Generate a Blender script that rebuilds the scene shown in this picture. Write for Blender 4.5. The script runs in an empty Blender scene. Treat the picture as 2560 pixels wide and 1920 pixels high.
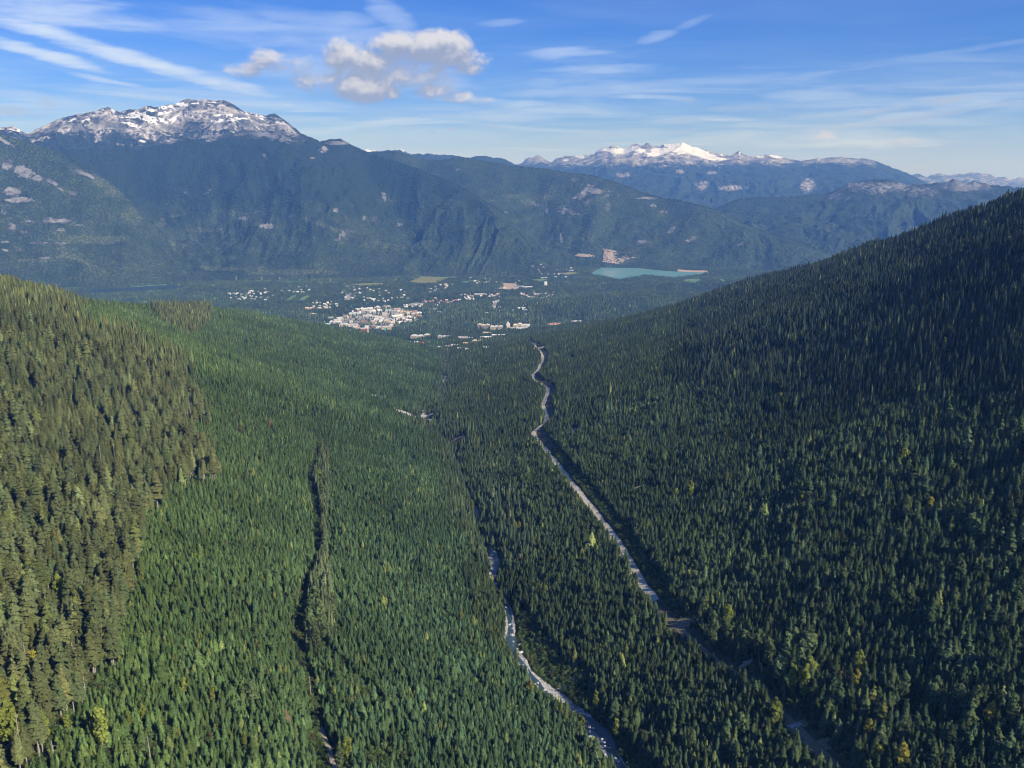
import bpy, math, random
import numpy as np

D = bpy.data
SC = bpy.context.scene
COL = SC.collection
R = math.radians
rng = np.random.default_rng(7)
random.seed(7)

# ------------------------------------------------------------------ camera
EYE = 1750.0                      # metres above sea level: a gondola cabin over the valley
FPX = 2213.0                      # focal length in pixels of the 2560 x 1920 photograph
PITCH = math.atan((960 - 415) / FPX)
cam_data = D.cameras.new('camera')
cam = D.objects.new('camera', cam_data)
COL.objects.link(cam)
cam_data.sensor_width = 36.0
cam_data.lens = 36.0 * FPX / 2560.0
cam_data.clip_start = 1.0
cam_data.clip_end = 120000.0
cam.location = (0, 0, EYE)
cam.rotation_euler = (math.pi / 2 - PITCH, 0, 0)
SC.camera = cam

# ------------------------------------------------------------------ sun, sky, exposure
SUN_BEAR, SUN_ELEV = R(128), R(35)          # clockwise from the view direction; above the horizon
sun_data = D.lights.new('sun', 'SUN')
sun_data.energy = 5.0
sun_data.angle = R(0.53)
sun_data.color = (1.0, 0.94, 0.85)
sun = D.objects.new('sun', sun_data)
COL.objects.link(sun)
sun.rotation_euler = (math.pi / 2 - SUN_ELEV, 0, -SUN_BEAR + math.pi)
sun.location = (0, 0, 3000)

SC.view_settings.view_transform = 'Standard'
SC.view_settings.look = 'None'
SC.view_settings.exposure = 0.3
SC.view_settings.gamma = 1.0
SC.view_settings.use_curve_mapping = False
SC.render.engine = 'CYCLES'
cy = SC.cycles
cy.max_bounces = 4
cy.diffuse_bounces = 2
cy.glossy_bounces = 1
cy.transmission_bounces = 2
cy.volume_bounces = 0
cy.transparent_max_bounces = 4
cy.use_denoising = True
cy.sample_clamp_indirect = 4.0
cy.pixel_filter_type = 'BLACKMAN_HARRIS'
cy.filter_width = 1.0

def pix_dir(px, py):
    """direction of the photograph's pixel: (sin of bearing etc.) as a unit vector"""
    x = (np.asarray(px, float) - 1280) / FPX
    y = -(np.asarray(py, float) - 960) / FPX
    c, s = math.cos(PITCH), math.sin(PITCH)
    d = np.stack([x + 0 * y, c + y * s, -s + y * c], -1)
    return d / np.linalg.norm(d, axis=-1, keepdims=True)

def pix_az_tan(px, py):
    d = pix_dir(px, py)
    h = np.hypot(d[..., 0], d[..., 1])
    return np.arctan2(d[..., 0], d[..., 1]), d[..., 2] / h

def pix_az_el(px, py):
    d = pix_dir(px, py)
    return np.arctan2(d[..., 0], d[..., 1]), np.arcsin(d[..., 2])

# node helpers ---------------------------------------------------------------
class Nodes:
    def __init__(self, tree):
        self.t = tree
        for n in list(tree.nodes):
            tree.nodes.remove(n)
    def new(self, kind, **kw):
        n = self.t.nodes.new(kind)
        for k, v in kw.items():
            setattr(n, k, v)
        return n
    def link(self, a, b):
        self.t.links.new(a, b)
    def put(self, sock, v):
        if isinstance(v, bpy.types.NodeSocket):
            self.t.links.new(v, sock)
        elif v is not None:
            if hasattr(sock.default_value, '__len__') and not hasattr(v, '__len__'):
                v = (v, v, v) if len(sock.default_value) == 3 else (v, v, v, 1)
            if hasattr(v, '__len__') and len(v) == 3 and len(sock.default_value) == 4:
                v = (*v, 1)
            sock.default_value = v
    def math(self, op, a, b=0.0, c=0.0, clamp=False):
        n = self.new('ShaderNodeMath', operation=op, use_clamp=clamp)
        self.put(n.inputs[0], a); self.put(n.inputs[1], b); self.put(n.inputs[2], c)
        return n.outputs[0]
    def vmath(self, op, a, b=None):
        n = self.new('ShaderNodeVectorMath', operation=op)
        self.put(n.inputs[0], a)
        if b is not None:
            self.put(n.inputs['Scale'] if op == 'SCALE' else n.inputs[1], b)
        return n.outputs['Value'] if op in ('LENGTH', 'DOT_PRODUCT', 'DISTANCE') else n.outputs[0]
    def noise(self, vec, scale, detail=4.0, rough=0.55, dist=0.0, dims='3D'):
        n = self.new('ShaderNodeTexNoise', noise_dimensions=dims)
        self.put(n.inputs['Vector'], vec)
        n.inputs['Scale'].default_value = scale
        n.inputs['Detail'].default_value = detail
        n.inputs['Roughness'].default_value = rough
        n.inputs['Distortion'].default_value = dist
        return n.outputs['Fac']
    def voronoi(self, vec, scale, feature='F1'):
        n = self.new('ShaderNodeTexVoronoi', feature=feature)
        self.put(n.inputs['Vector'], vec)
        n.inputs['Scale'].default_value = scale
        return n
    def ramp(self, v, lo, hi, a=0.0, b=1.0, smooth=True):
        n = self.new('ShaderNodeMapRange', clamp=True, interpolation_type='SMOOTHSTEP' if smooth else 'LINEAR')
        self.put(n.inputs[0], v); self.put(n.inputs[1], lo); self.put(n.inputs[2], hi)
        self.put(n.inputs[3], a); self.put(n.inputs[4], b)
        return n.outputs[0]
    def mix(self, f, a, b, mode='MIX'):
        n = self.new('ShaderNodeMix', data_type='RGBA', blend_type=mode)
        self.put(n.inputs[0], f); self.put(n.inputs[6], a); self.put(n.inputs[7], b)
        return n.outputs[2]
    def xyz(self, x, y, z):
        n = self.new('ShaderNodeCombineXYZ')
        self.put(n.inputs[0], x); self.put(n.inputs[1], y); self.put(n.inputs[2], z)
        return n.outputs[0]
    def attr(self, name, kind='GEOMETRY'):
        return self.new('ShaderNodeAttribute', attribute_name=name, attribute_type=kind)

def build_world():
    w = D.worlds.new('World')
    SC.world = w
    w.use_nodes = True
    n = Nodes(w.node_tree)
    out = n.new('ShaderNodeOutputWorld')
    bg = n.new('ShaderNodeBackground')
    n.link(bg.outputs[0], out.inputs[0])
    sky = n.new('ShaderNodeTexSky', sky_type='NISHITA', sun_disc=False)
    sky.sun_elevation = SUN_ELEV
    sky.sun_rotation = SUN_BEAR
    sky.altitude = 1750
    sky.air_density = 1.0
    sky.dust_density = 0.0
    sky.ozone_density = 3.0
    STR = 0.10
    d = n.new('ShaderNodeTexCoord').outputs['Generated']
    sep = n.new('ShaderNodeSeparateXYZ'); n.link(d, sep.inputs[0])
    az = n.math('ARCTAN2', sep.outputs[0], sep.outputs[1])
    el = n.math('ARCSINE', sep.outputs[2])
    # high thin cloud lies on a level sheet, so its texture is drawn on the plane the ray meets
    zz = n.math('MAXIMUM', n.math('ADD', sep.outputs[2], 0.035), 0.02)
    plane = n.xyz(n.math('DIVIDE', sep.outputs[0], zz), n.math('DIVIDE', sep.outputs[1], zz), 0.0)
    # streaky fibres, stretched along one wind direction
    rot = n.new('ShaderNodeMapping'); n.link(plane, rot.inputs[0])
    rot.inputs['Rotation'].default_value = (0, 0, R(-12)); rot.inputs['Scale'].default_value = (0.5, 0.9, 1)
    fib = n.noise(rot.outputs[0], 0.75, 7, 0.6, 0.5)
    veil_n = n.noise(plane, 0.33, 3, 0.5)
    ae = n.xyz(n.math('MULTIPLY', az, 6.0), n.math('MULTIPLY', el, 40.0), 0.0)
    fine = n.noise(ae, 1.6, 8, 0.62, 0.4)
    ae2 = n.xyz(n.math('MULTIPLY', az, 22.0), n.math('MULTIPLY', el, 55.0), 3.0)
    puff = n.noise(ae2, 1.3, 7, 0.6)
    warp = n.math('MULTIPLY', n.math('SUBTRACT', n.noise(ae, 0.9, 4, 0.6), 0.5), 0.016)
    veil = n.math('MULTIPLY', n.ramp(veil_n, 0.30, 0.70), n.ramp(fib, 0.34, 0.70))
    low = n.ramp(el, 0.0, 0.12, 1.1, 0.25)
    cov = n.math('MULTIPLY', veil, n.math('MULTIPLY', low, 0.75))

    def ell(px, py, rx, ry, ang=0.0, soft=1.0, w=None):
        """soft elliptical patch of cloud centred on a bearing and height"""
        a0, e0 = pix_az_el(px, py)
        da = n.math('MULTIPLY', n.math('SUBTRACT', az, float(a0)), math.cos(float(e0)))
        de = n.math('SUBTRACT', n.math('ADD', el, w if w is not None else 0.0), float(e0))
        c, s = math.cos(R(ang)), math.sin(R(ang))
        u = n.math('DIVIDE', n.math('ADD', n.math('MULTIPLY', da, c), n.math('MULTIPLY', de, s)), rx / FPX)
        v = n.math('DIVIDE', n.math('ADD', n.math('MULTIPLY', da, -s), n.math('MULTIPLY', de, c)), ry / FPX)
        q = n.math('ADD', n.math('MULTIPLY', u, u), n.math('MULTIPLY', v, v))
        return n.math('SUBTRACT', 1.0, q), v

    # ---- thin cirrus: long streaks and veils
    for (px, py, rx, ry, ang, k) in [
            (330, 145, 420, 22, -14, 1.0), (120, 140, 190, 17, -15, 0.95), (560, 208, 170, 20, -12, 0.8),
            (265, 203, 95, 9, -9, 0.75), (110, 20, 330, 38, -4, 0.7), (850, 70, 260, 40, -8, 0.42),
            (980, 42, 90, 34, -35, 0.38), (620, 75, 300, 45, -4, 0.42), (720, 262, 42, 8, -6, 0.7),
            (90, 245, 140, 16, -4, 0.5), (1430, 133, 130, 14, 2, 0.55), (1530, 175, 190, 13, 0, 0.5),
            (1350, 207, 80, 17, -2, 0.38), (1620, 243, 130, 9, -2, 0.55), (1400, 277, 190, 12, 2, 0.62),
            (1640, 95, 55, 14, 10, 0.45), (1740, 50, 60, 12, 22, 0.25), (2030, 243, 130, 20, -2, 0.42),
            (1975, 190, 150, 7, 3, 0.35), (2250, 290, 320, 13, 9, 0.66), (2400, 250, 230, 15, 4, 0.55),
            (2080, 285, 170, 14, 5, 0.5), (1750, 300, 170, 16, 3, 0.38), (2350, 140, 260, 9, 7, 0.25),
            (1030, 340, 380, 26, 0, 0.4), (2000, 345, 420, 26, 2, 0.5), (2420, 330, 200, 20, 0, 0.3),
            (1250, 60, 70, 10, 4, 0.3), (900, 175, 330, 60, 0, 0.42), (1080, 200, 160, 34, -6, 0.4), (1500, 225, 300, 20, 1, 0.45), (1250, 290, 260, 16, 0, 0.5), (1800, 200, 300, 16, 2, 0.3), (1180, 250, 240, 9, -3, 0.4), (1500, 340, 260, 20, 1, 0.4)]:
        m, _ = ell(px, py, rx, ry, ang, w=warp)
        m = n.ramp(n.math('ADD', m, n.math('MULTIPLY', n.math('SUBTRACT', fine, 0.5), 2.6)), -0.1, 1.35)
        cov = n.math('MAXIMUM', cov, n.math('MULTIPLY', m, k))
    # low layered veils, thicker towards the horizon
    band = n.xyz(n.math('MULTIPLY', az, 5.0), n.math('MULTIPLY', el, 62.0), 8.0)
    layers = n.ramp(n.noise(band, 0.9, 8, 0.6, 0.6), 0.44, 0.74)
    cov = n.math('MAXIMUM', cov, n.math('MULTIPLY', layers, n.ramp(el, 0.02, 0.15, 0.85, 0.0)))
    cov = n.math('MAXIMUM', cov, n.ramp(el, -0.02, 0.06, 0.42, 0.0))
    cirrus_col = (0.54, 0.66, 0.90)
    # ---- low thin grey-violet bars
    grey = 0.0
    for (px, py, rx, ry, ang, k) in [
            (30, 275, 55, 15, -3, 0.8), (120, 253, 26, 15, 0, 0.45), (90, 285, 22, 9, 0, 0.4), (1850, 268, 100, 15, 2, 0.42),
            (1700, 305, 70, 7, 0, 0.5), (1860, 312, 22, 5, 3, 0.6), (2370, 252, 60, 7, 4, 0.75), (2300, 290, 330, 8, 7, 0.6),
            (2200, 278, 80, 8, 8, 0.5), (2130, 372, 70, 12, 0, 0.5), (2260, 365, 60, 20, 4, 0.55), (1720, 250, 30, 4, 4, 0.5),
            (1027, 322, 20, 7, 0, 0.6), (1076, 328, 16, 6, 0, 0.6), (1130, 325, 20, 10, 0, 0.55), (1232, 316, 20, 8, 3, 0.65),
            (1000, 400, 20, 5, 0, 0.4), (910, 330, 30, 8, 0, 0.35), (750, 313, 25, 9, 0, 0.4), (1550, 336, 14, 5, 0, 0.6),
            (1720, 330, 24, 6, 5, 0.4), (1385, 270, 14, 6, -8, 0.5), (2420, 355, 90, 10, 3, 0.4), (2010, 355, 60, 10, 0, 0.4)]:
        m, _ = ell(px, py, rx, ry, ang, w=warp)
        m = n.ramp(n.math('ADD', m, n.math('MULTIPLY', n.math('SUBTRACT', puff, 0.5), 1.5)), 0.1, 1.0)
        grey = n.math('MAXIMUM', grey, n.math('MULTIPLY', m, k))
    # ---- cumulus: lumps of a noise field, sunlight and shade mixed into their colour (density compared a little way towards the sun)
    def lumps(shift):
        a2 = n.math('ADD', az, shift[0]); e2 = n.math('ADD', el, shift[1])
        v2 = n.xyz(n.math('MULTIPLY', a2, 26.0), n.math('MULTIPLY', e2, 34.0), 5.0)
        nz = n.noise(v2, 1.05, 9, 0.60, 0.35)
        best = -9.0
        for (px, py, rx, ry, k) in CUM:
            a0, e0 = pix_az_el(px, py)
            u = n.math('DIVIDE', n.math('SUBTRACT', a2, float(a0)), rx / FPX)
            v = n.math('DIVIDE', n.math('SUBTRACT', e2, float(e0)), ry / FPX)
            q = n.math('MULTIPLY_ADD', u, u, n.math('MULTIPLY', v, v))
            best = n.math('MAXIMUM', best, n.math('MULTIPLY_ADD', q, -1.0 * k, k))
        return n.math('ADD', n.math('MAXIMUM', best, -1.0), n.math('MULTIPLY', n.math('SUBTRACT', nz, 0.5), 3.6))
    CUM = [(1095, 130, 100, 54, 1.25), (1005, 128, 80, 44, 1.05), (1175, 142, 50, 28, 0.7), (1060, 160, 110, 34, 0.85),
           (860, 150, 66, 46, 0.95), (770, 180, 62, 42, 0.85), (920, 160, 50, 40, 0.65), (910, 212, 84, 46, 1.15),
           (965, 190, 40, 26, 0.7), (960, 226, 50, 22, 0.7), (1080, 225, 66, 24, 0.85), (1160, 245, 80, 16, 0.7),
           (945, 165, 130, 46, 0.95), (1040, 195, 100, 34, 0.85), (830, 185, 90, 40, 0.75), (1150, 150, 70, 36, 0.9), (655, 148, 52, 30, 0.8), (612, 174, 42, 24, 0.7), (690, 170, 40, 18, 0.35), (820, 210, 50, 14, 0.3),
           (2055, 342, 30, 14, 0.5), (2255, 352, 30, 14, 0.5)]
    d0 = lumps((0.0, 0.0))
    d1 = lumps((0.002, 0.011))
    alpha = n.ramp(d0, -0.05, 0.95)
    alpha = n.math('MULTIPLY', alpha, 0.97)
    lit = n.ramp(n.math('SUBTRACT', d0, d1), -0.25, 1.15)
    cum_col = n.mix(lit, (0.26, 0.30, 0.43), (0.61, 0.62, 0.68))
    skyc = n.vmath('SCALE', n.vmath('MULTIPLY', sky.outputs[0], (0.48, 0.58, 1.02)), STR)
    hs = n.new('ShaderNodeHueSaturation')
    n.link(skyc, hs.inputs['Color']); hs.inputs['Saturation'].default_value = 1.12
    hs.inputs['Value'].default_value = 1.0
    c = n.mix(cov, hs.outputs[0], cirrus_col)
    c = n.mix(grey, c, (0.34, 0.43, 0.64))
    c = n.mix(alpha, c, cum_col)
    n.link(c, bg.inputs['Color'])
    bg.inputs['Strength'].default_value = 1.0
    w.cycles.sampling_method = 'MANUAL'
    w.cycles.sample_map_resolution = 512
build_world()
# ------------------------------------------------------------------ numeric noise
def _hash(ix, iy, seed):
    h = (ix.astype(np.int64) * 374761393 + iy.astype(np.int64) * 668265263 + seed * 982451653) & 0xFFFFFFFF
    h = ((h ^ (h >> 13)) * 1274126177) & 0xFFFFFFFF
    return ((h ^ (h >> 16)) & 0xFFFFFF) / float(0xFFFFFF)
def vnoise(x, y, seed=0):
    x = np.asarray(x, float); y = np.asarray(y, float)
    ix, iy = np.floor(x), np.floor(y)
    fx, fy = x - ix, y - iy
    fx = fx * fx * fx * (fx * (fx * 6 - 15) + 10); fy = fy * fy * fy * (fy * (fy * 6 - 15) + 10)
    a, b = _hash(ix, iy, seed), _hash(ix + 1, iy, seed)
    c, d = _hash(ix, iy + 1, seed), _hash(ix + 1, iy + 1, seed)
    return (a * (1 - fx) + b * fx) * (1 - fy) + (c * (1 - fx) + d * fx) * fy
def fbm(x, y, seed=0, octv=5, gain=0.5):
    t, amp, tot = 0.0, 1.0, 0.0
    for o in range(octv):
        t = t + amp * (vnoise(x, y, seed + o * 17) - 0.5); tot += amp
        x, y = 1.62 * x + 1.18 * y + 3.1, -1.18 * x + 1.62 * y + 7.7
        amp *= gain
    return t / tot * 2
def ridged(x, y, seed=0, octv=5, gain=0.55):
    t, amp, tot = 0.0, 1.0, 0.0
    for o in range(octv):
        t = t + amp * (1 - np.abs(vnoise(x, y, seed + o * 13) * 2 - 1)); tot += amp
        x, y = 1.62 * x + 1.18 * y + 3.1, -1.18 * x + 1.62 * y + 7.7
        amp *= gain
    return t / tot
def sstep(a, b, x):
    t = np.clip((x - a) / (b - a), 0, 1)
    return t * t * (3 - 2 * t)
def smax(a, b, k):
    h = np.clip(0.5 + 0.5 * (a - b) / k, 0, 1)
    return b * (1 - h) + a * h + k * h * (1 - h)
def in_poly(px, py, poly):
    poly = np.asarray(poly, float)
    inside = np.zeros(np.shape(px), bool)
    x0, y0 = poly[-1]
    for x1, y1 in poly:
        c = ((y1 > py) != (y0 > py)) & (px < (x0 - x1) * (py - y1) / ((y0 - y1) or 1e-9) + x1)
        inside ^= c
        x0, y0 = x1, y1
    return inside
def dist_polyline(x, y, pts):
    best = np.full(np.shape(x), 1e18)
    for (ax, ay), (bx, by) in zip(pts[:-1], pts[1:]):
        vx, vy = bx - ax, by - ay
        t = np.clip(((x - ax) * vx + (y - ay) * vy) / (vx * vx + vy * vy + 1e-9), 0, 1)
        best = np.minimum(best, (x - ax - t * vx) ** 2 + (y - ay - t * vy) ** 2)
    return np.sqrt(best)

def project(x, y, z):
    """world point to the photograph's pixel grid: used to decide which trees are in view"""
    c, s = math.cos(PITCH), math.sin(PITCH)
    dz = z - EYE
    f = y * c - dz * s
    u = y * s + dz * c
    f = np.where(f < 1, 1, f)
    return 1280 + FPX * x / f, 960 - FPX * u / f

# ------------------------------------------------------------------ near valley
CZ_Y = np.array([-3000, 0, 200, 580, 1000, 2157, 3500, 5040, 5800, 7000, 20000.])
CZ_Z = np.array([1640, 1400, 1372, 1322, 1270, 1128, 965, 765, 690, 655, 640.])
def creek_z(y):
    return np.interp(y, CZ_Y, CZ_Z)
CREEK_PX = [(1575, 1975), (1545, 1915), (1504, 1852), (1470, 1800), (1429, 1765), (1389, 1742), (1348, 1713), (1308, 1666),
            (1282, 1626), (1278, 1585), (1277, 1533), (1262, 1490), (1236, 1462), (1230, 1438), (1241, 1406), (1227, 1377), (1198, 1342),
            (1188, 1273), (1169, 1227), (1150, 1170), (1120, 1110), (1085, 1065), (1050, 1048), (1062, 1025), (1098, 1003), (1110, 980), (1111, 949), (1113, 914), (1125, 880)]
def _ray_plane_creek(px, py):
    d = pix_dir(px, py)
    y = 600.0
    for _ in range(60):
        t = (creek_z(y) - EYE) / d[2]
        y = 0.5 * y + 0.5 * d[1] * t
    return d[0] * t, d[1] * t
CREEK = [_ray_plane_creek(*p) for p in CREEK_PX]
CREEK = [(260, -900.), (190, 100.)] + [tuple(map(float, c)) for c in CREEK] + [(-420., 5600.), (-500., 6100.)]
_cy = np.array([c[1] for c in CREEK]); _cx = np.array([c[0] for c in CREEK])
_o = np.argsort(_cy); _cy, _cx = _cy[_o], _cx[_o]
_yy = np.linspace(-900, 6100, 400)
_sm = np.convolve(np.pad(np.interp(_yy, _cy, _cx), 12, mode='edge'), np.ones(25) / 25, 'valid')
def creek_x(y):
    return np.interp(y, _yy, _sm)

# skyline of the two walls of the near valley: (pixel, distance)
RIGHT = [(2900, 350, 1700), (2560, 472, 2050), (2495, 492, 2150), (2380, 532, 2330), (2264, 579, 2520), (2148, 613, 2820), (2040, 654, 3150), (1999, 661, 3270), (1927, 679, 3480),
         (1855, 699, 3700), (1819, 714, 3850), (1782, 730, 4000), (1746, 741, 4150), (1688, 753, 4400), (1627, 773, 4650), (1565, 788, 4850), (1508, 795, 5050), (1428, 802, 5350), (1350, 835, 5500)]
LEFT = [(-330, 640, 1750), (0, 706, 2150), (110, 728, 2350), (200, 746, 2550), (330, 756, 2900), (520, 766, 3500), (620, 778, 3850),
        (700, 798, 4150), (760, 812, 4350), (850, 845, 4650), (920, 872, 4800), (1000, 892, 4950)]
def crest(tab, lower):
    x, y, z = [], [], []
    for px, py, r in tab:
        a, t = pix_az_tan(px, py)
        x.append(r * math.sin(a)); y.append(r * math.cos(a)); z.append(EYE + t * r - lower)
    o = np.argsort(y)
    return np.array(x)[o], np.array(y)[o], np.array(z)[o]
RX, RY, RZ = crest(RIGHT, 20)
LX, LY, LZ = crest(LEFT, 8)
RY = np.concatenate([[-3000, 0, 800], RY]); RX = np.concatenate([[1150, 1100, 1060], RX]); RZ = np.concatenate([[2250, 2020, 1890], RZ])
LY = np.concatenate([[-3000, 0, 800], LY]); LX = np.concatenate([[-1200, -1180, -1120], LX]); LZ = np.concatenate([[2000, 1800, 1680], LZ])

def near_valley(x, y):
    yc = np.clip(y, -3000, 6000)
    cx, cz = creek_x(yc), creek_z(yc)
    rx, rz = np.interp(yc, RY, RX), np.interp(yc, RY, RZ)
    lx, lz = np.interp(yc, LY, LX), np.interp(yc, LY, LZ)
    rx = np.maximum(rx, cx + 150); lx = np.minimum(lx, cx - 150)
    u = (x - cx) / (rx - cx)
    v = (cx - x) / (cx - lx)
    us = np.clip(u, 0, 1); vs = np.clip(v, 0, 1)
    zr = cz + (rz - cz) * (0.58 * us + 0.42 * us ** 2)
    zl = cz + (lz - cz) * (0.80 * vs + 0.20 * vs ** 2)
    z = np.where(u > 0, zr, zl)
    # rounded over the crest, then falling away behind it
    over_r = np.clip(x - rx, 0, None); over_l = np.clip(lx - x, 0, None)
    z = z - 0.34 * over_r - 0.42 * over_l
    fade = sstep(0.0, 0.12, np.maximum(us, vs))
    n1 = fbm(x / 420, y / 420, 3, 5)
    n2 = fbm(x / 900 + 5, y / 250, 9, 3)
    z = z + (n1 * 20 + n2 * 14) * fade * (1 - 0.75 * sstep(0.8, 1.0, np.maximum(us, vs)))
    # the side gully below the young stand
    g = dist_polyline(x, y, GULLY)
    z = z - 9 * np.exp(-(g / 16) ** 2)
    # creek bed
    dc = dist_polyline(x, y, CREEK)
    z = z - 3.0 * (1 - sstep(8, 30, dc))
    return z
def _first_guess(px, py):
    """where a ray meets the near valley before any detail is added"""
    d = pix_dir(px, py)
    t = np.geomspace(150, 9000, 1500)
    x, y, z = d[0] * t, d[1] * t, EYE + d[2] * t
    k = np.argmax(z < near_valley(x, y))
    return x[k], y[k]
GULLY = [(-9e5, 0), (-9e5, 1)]
GULLY = [_first_guess(*p) for p in [(815, 1960), (800, 1840), (775, 1700), (745, 1600), (760, 1480), (795, 1370), (790, 1260), (775, 1180), (800, 1090)]]

FLOOR_R = np.array([0, 4500, 5000, 5500, 6200, 8000, 9300, 12000, 40000.])
FLOOR_Z = np.array([500, 640, 690, 688, 668, 646, 634, 640, 640.])
def at_r(px, py, r):
    a, t = pix_az_tan(px, py)
    return r * math.sin(a), r * math.cos(a)
HILLS = [(1500, 735, 6700, 700, 430, 85), (1640, 720, 7300, 600, 420, 70), (1840, 655, 8600, 800, 420, 110), (1220, 715, 7650, 420, 240, 48),
         (1330, 780, 6500, 240, 200, 22), (1120, 800, 6350, 260, 160, 14), (640, 700, 8300, 600, 300, 14), (230, 712, 8150, 150, 90, 8)]
HILL_XY = [(*at_r(px, py, r), sx, sy, h) for px, py, r, sx, sy, h in HILLS]
def floor_z(x, y):
    r = np.hypot(x, y)
    z = np.interp(r, FLOOR_R, FLOOR_Z) + fbm(x / 500, y / 500, 31, 4) * 9 * sstep(5000, 6000, r)
    for hx, hy, sx, sy, h in HILL_XY:
        z = z + h * np.exp(-(((x - hx) / sx) ** 2 + ((y - hy) / sy) ** 2))
    return z
def pix_on_level(px, py, z):
    d = pix_dir(px, py)
    t = (z - EYE) / d[..., 2]
    return d[..., 0] * t, d[..., 1] * t
LAKE_PX = np.array([(1475, 686), (1490, 676), (1508, 668), (1547, 665), (1594, 670), (1649, 676), (1696, 679), (1764, 681), (1755, 687), (1739, 689), (1688, 695),
                    (1631, 690), (1610, 688), (1594, 692), (1575, 694), (1558, 698), (1530, 696), (1508, 692)], float)
LAKE = np.stack(pix_on_level(LAKE_PX[:, 0], LAKE_PX[:, 1], 634.0), -1)
POND_PX = np.array([(215, 726), (300, 720), (400, 713), (470, 716), (440, 726), (330, 732), (240, 735)], float)
POND = np.stack(pix_on_level(POND_PX[:, 0], POND_PX[:, 1], 638.0), -1)

def ground_z(x, y):
    x = np.asarray(x, float); y = np.asarray(y, float)
    f = floor_z(x, y)
    lk = in_poly(x, y, LAKE); f = np.where(lk, 630.0, f)
    # low shore round the lake
    for poly, lev in ((LAKE, 634.0), (POND, 638.0)):
        d = dist_polyline(x, y, np.vstack([poly, poly[:1]]))
        ins = in_poly(x, y, poly)
        f = np.where(ins, lev - 4, np.minimum(f, lev + 1.5 + np.clip(d - 120, 0, None) * 0.08 + 400 * sstep(900, 3000, d)))
    near = near_valley(x, y)
    k = 30.0
    return np.where(y > 6300, f, smax(near, f, k) - 0.0)

# polar sheet of ground, finest near the eye
NA, NR = 901, 440
AZ0, AZ1 = R(-45), R(45)
R0, R1 = 130.0, 16000.0
g_az = np.linspace(AZ0, AZ1, NA)
g_r = np.geomspace(R0, R1, NR)
_A, _R = np.meshgrid(g_az, g_r, indexing='ij')
GX, GY = _R * np.sin(_A), _R * np.cos(_A)
GZ = ground_z(GX, GY)
G_TAN = (GZ - EYE) / _R
G_MAX = np.maximum.accumulate(G_TAN, axis=1)
LOGR = math.log(R1 / R0)
def _grid(G, x, y):
    a = np.arctan2(x, y); r = np.hypot(x, y)
    i = np.clip((a - AZ0) / (AZ1 - AZ0) * (NA - 1), 0, NA - 1.001)
    j = np.clip(np.log(np.maximum(r, R0) / R0) / LOGR * (NR - 1), 0, NR - 1.001)
    i0, j0 = i.astype(int), j.astype(int)
    fi, fj = i - i0, j - j0
    return (G[i0, j0] * (1 - fi) + G[i0 + 1, j0] * fi) * (1 - fj) + (G[i0, j0 + 1] * (1 - fi) + G[i0 + 1, j0 + 1] * fi) * fj
def zat(x, y):
    return _grid(GZ, np.asarray(x, float), np.asarray(y, float))
def seen(x, y, z, top):
    """whether a point raised by top metres clears everything between it and the eye"""
    r = np.hypot(x, y)
    return (z + top - EYE) / r >= _grid(G_MAX, x, y) - 0.0012
def hit(px, py, r_min=140.0):
    """world point on the ground that a photograph's pixel shows"""
    d = pix_dir(px, py)
    t = np.geomspace(r_min, 15800, 3000)
    x, y, z = d[0] * t, d[1] * t, EYE + d[2] * t
    below = z < zat(x, y)
    k = int(np.argmax(below)) if below.any() else len(t) - 1
    return float(x[k]), float(y[k]), float(zat(x[k], y[k]))

# ------------------------------------------------------------------ mesh helpers
def mesh_np(name, verts, faces, mats=(), smooth=False, mat_idx=None):
    """mesh from arrays; faces: (n,3) or (n,4) int array or list of such arrays"""
    if not isinstance(faces, (list, tuple)) or (len(faces) and not isinstance(faces[0], np.ndarray)):
        faces = [np.asarray(faces)]
    me = D.meshes.new(name)
    verts = np.asarray(verts, np.float32)
    me.vertices.add(len(verts)); me.vertices.foreach_set('co', verts.ravel())
    loops = np.concatenate([f.ravel() for f in faces]).astype(np.int32)
    cnt = np.concatenate([np.full(len(f), f.shape[1]) for f in faces]).astype(np.int32)
    start = np.concatenate([[0], np.cumsum(cnt)[:-1]]).astype(np.int32)
    me.loops.add(len(loops)); me.loops.foreach_set('vertex_index', loops)
    me.polygons.add(len(cnt)); me.polygons.foreach_set('loop_start', start)
    if mat_idx is not None:
        me.polygons.foreach_set('material_index', np.asarray(mat_idx, np.int32))
    me.polygons.foreach_set('use_smooth', np.full(len(cnt), bool(smooth)))
    for m in mats:
        me.materials.append(m)
    me.update(calc_edges=True)
    me.validate()
    return me
def grid_faces(na, nb):
    i = np.arange((na - 1) * (nb - 1)); a = i // (nb - 1); b = i % (nb - 1)
    v = a * nb + b
    return np.stack([v, v + nb, v + nb + 1, v + 1], -1)
def add_attr(me, name, vals):
    at = me.attributes.new(name, 'FLOAT', 'POINT')
    at.data.foreach_set('value', np.asarray(vals, np.float32).ravel())
def link(name, data, label=None, cat=None, kind=None, group=None, parent=None):
    o = D.objects.new(name, data)
    COL.objects.link(o)
    if label: o['label'] = label
    if cat: o['category'] = cat
    if kind: o['kind'] = kind
    if group: o['group'] = group
    if parent is not None: o.parent = parent
    return o
def material(name):
    m = D.materials.new(name); m.use_nodes = True
    n = Nodes(m.node_tree)
    out = n.new('ShaderNodeOutputMaterial')
    b = n.new('ShaderNodeBsdfPrincipled')
    n.link(b.outputs[0], out.inputs[0])
    b.inputs['Roughness'].default_value = 0.85
    b.inputs['Specular IOR Level'].default_value = 0.2
    return m, n, b
def pos(n):
    return n.new('ShaderNodeNewGeometry').outputs['Position']
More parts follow.
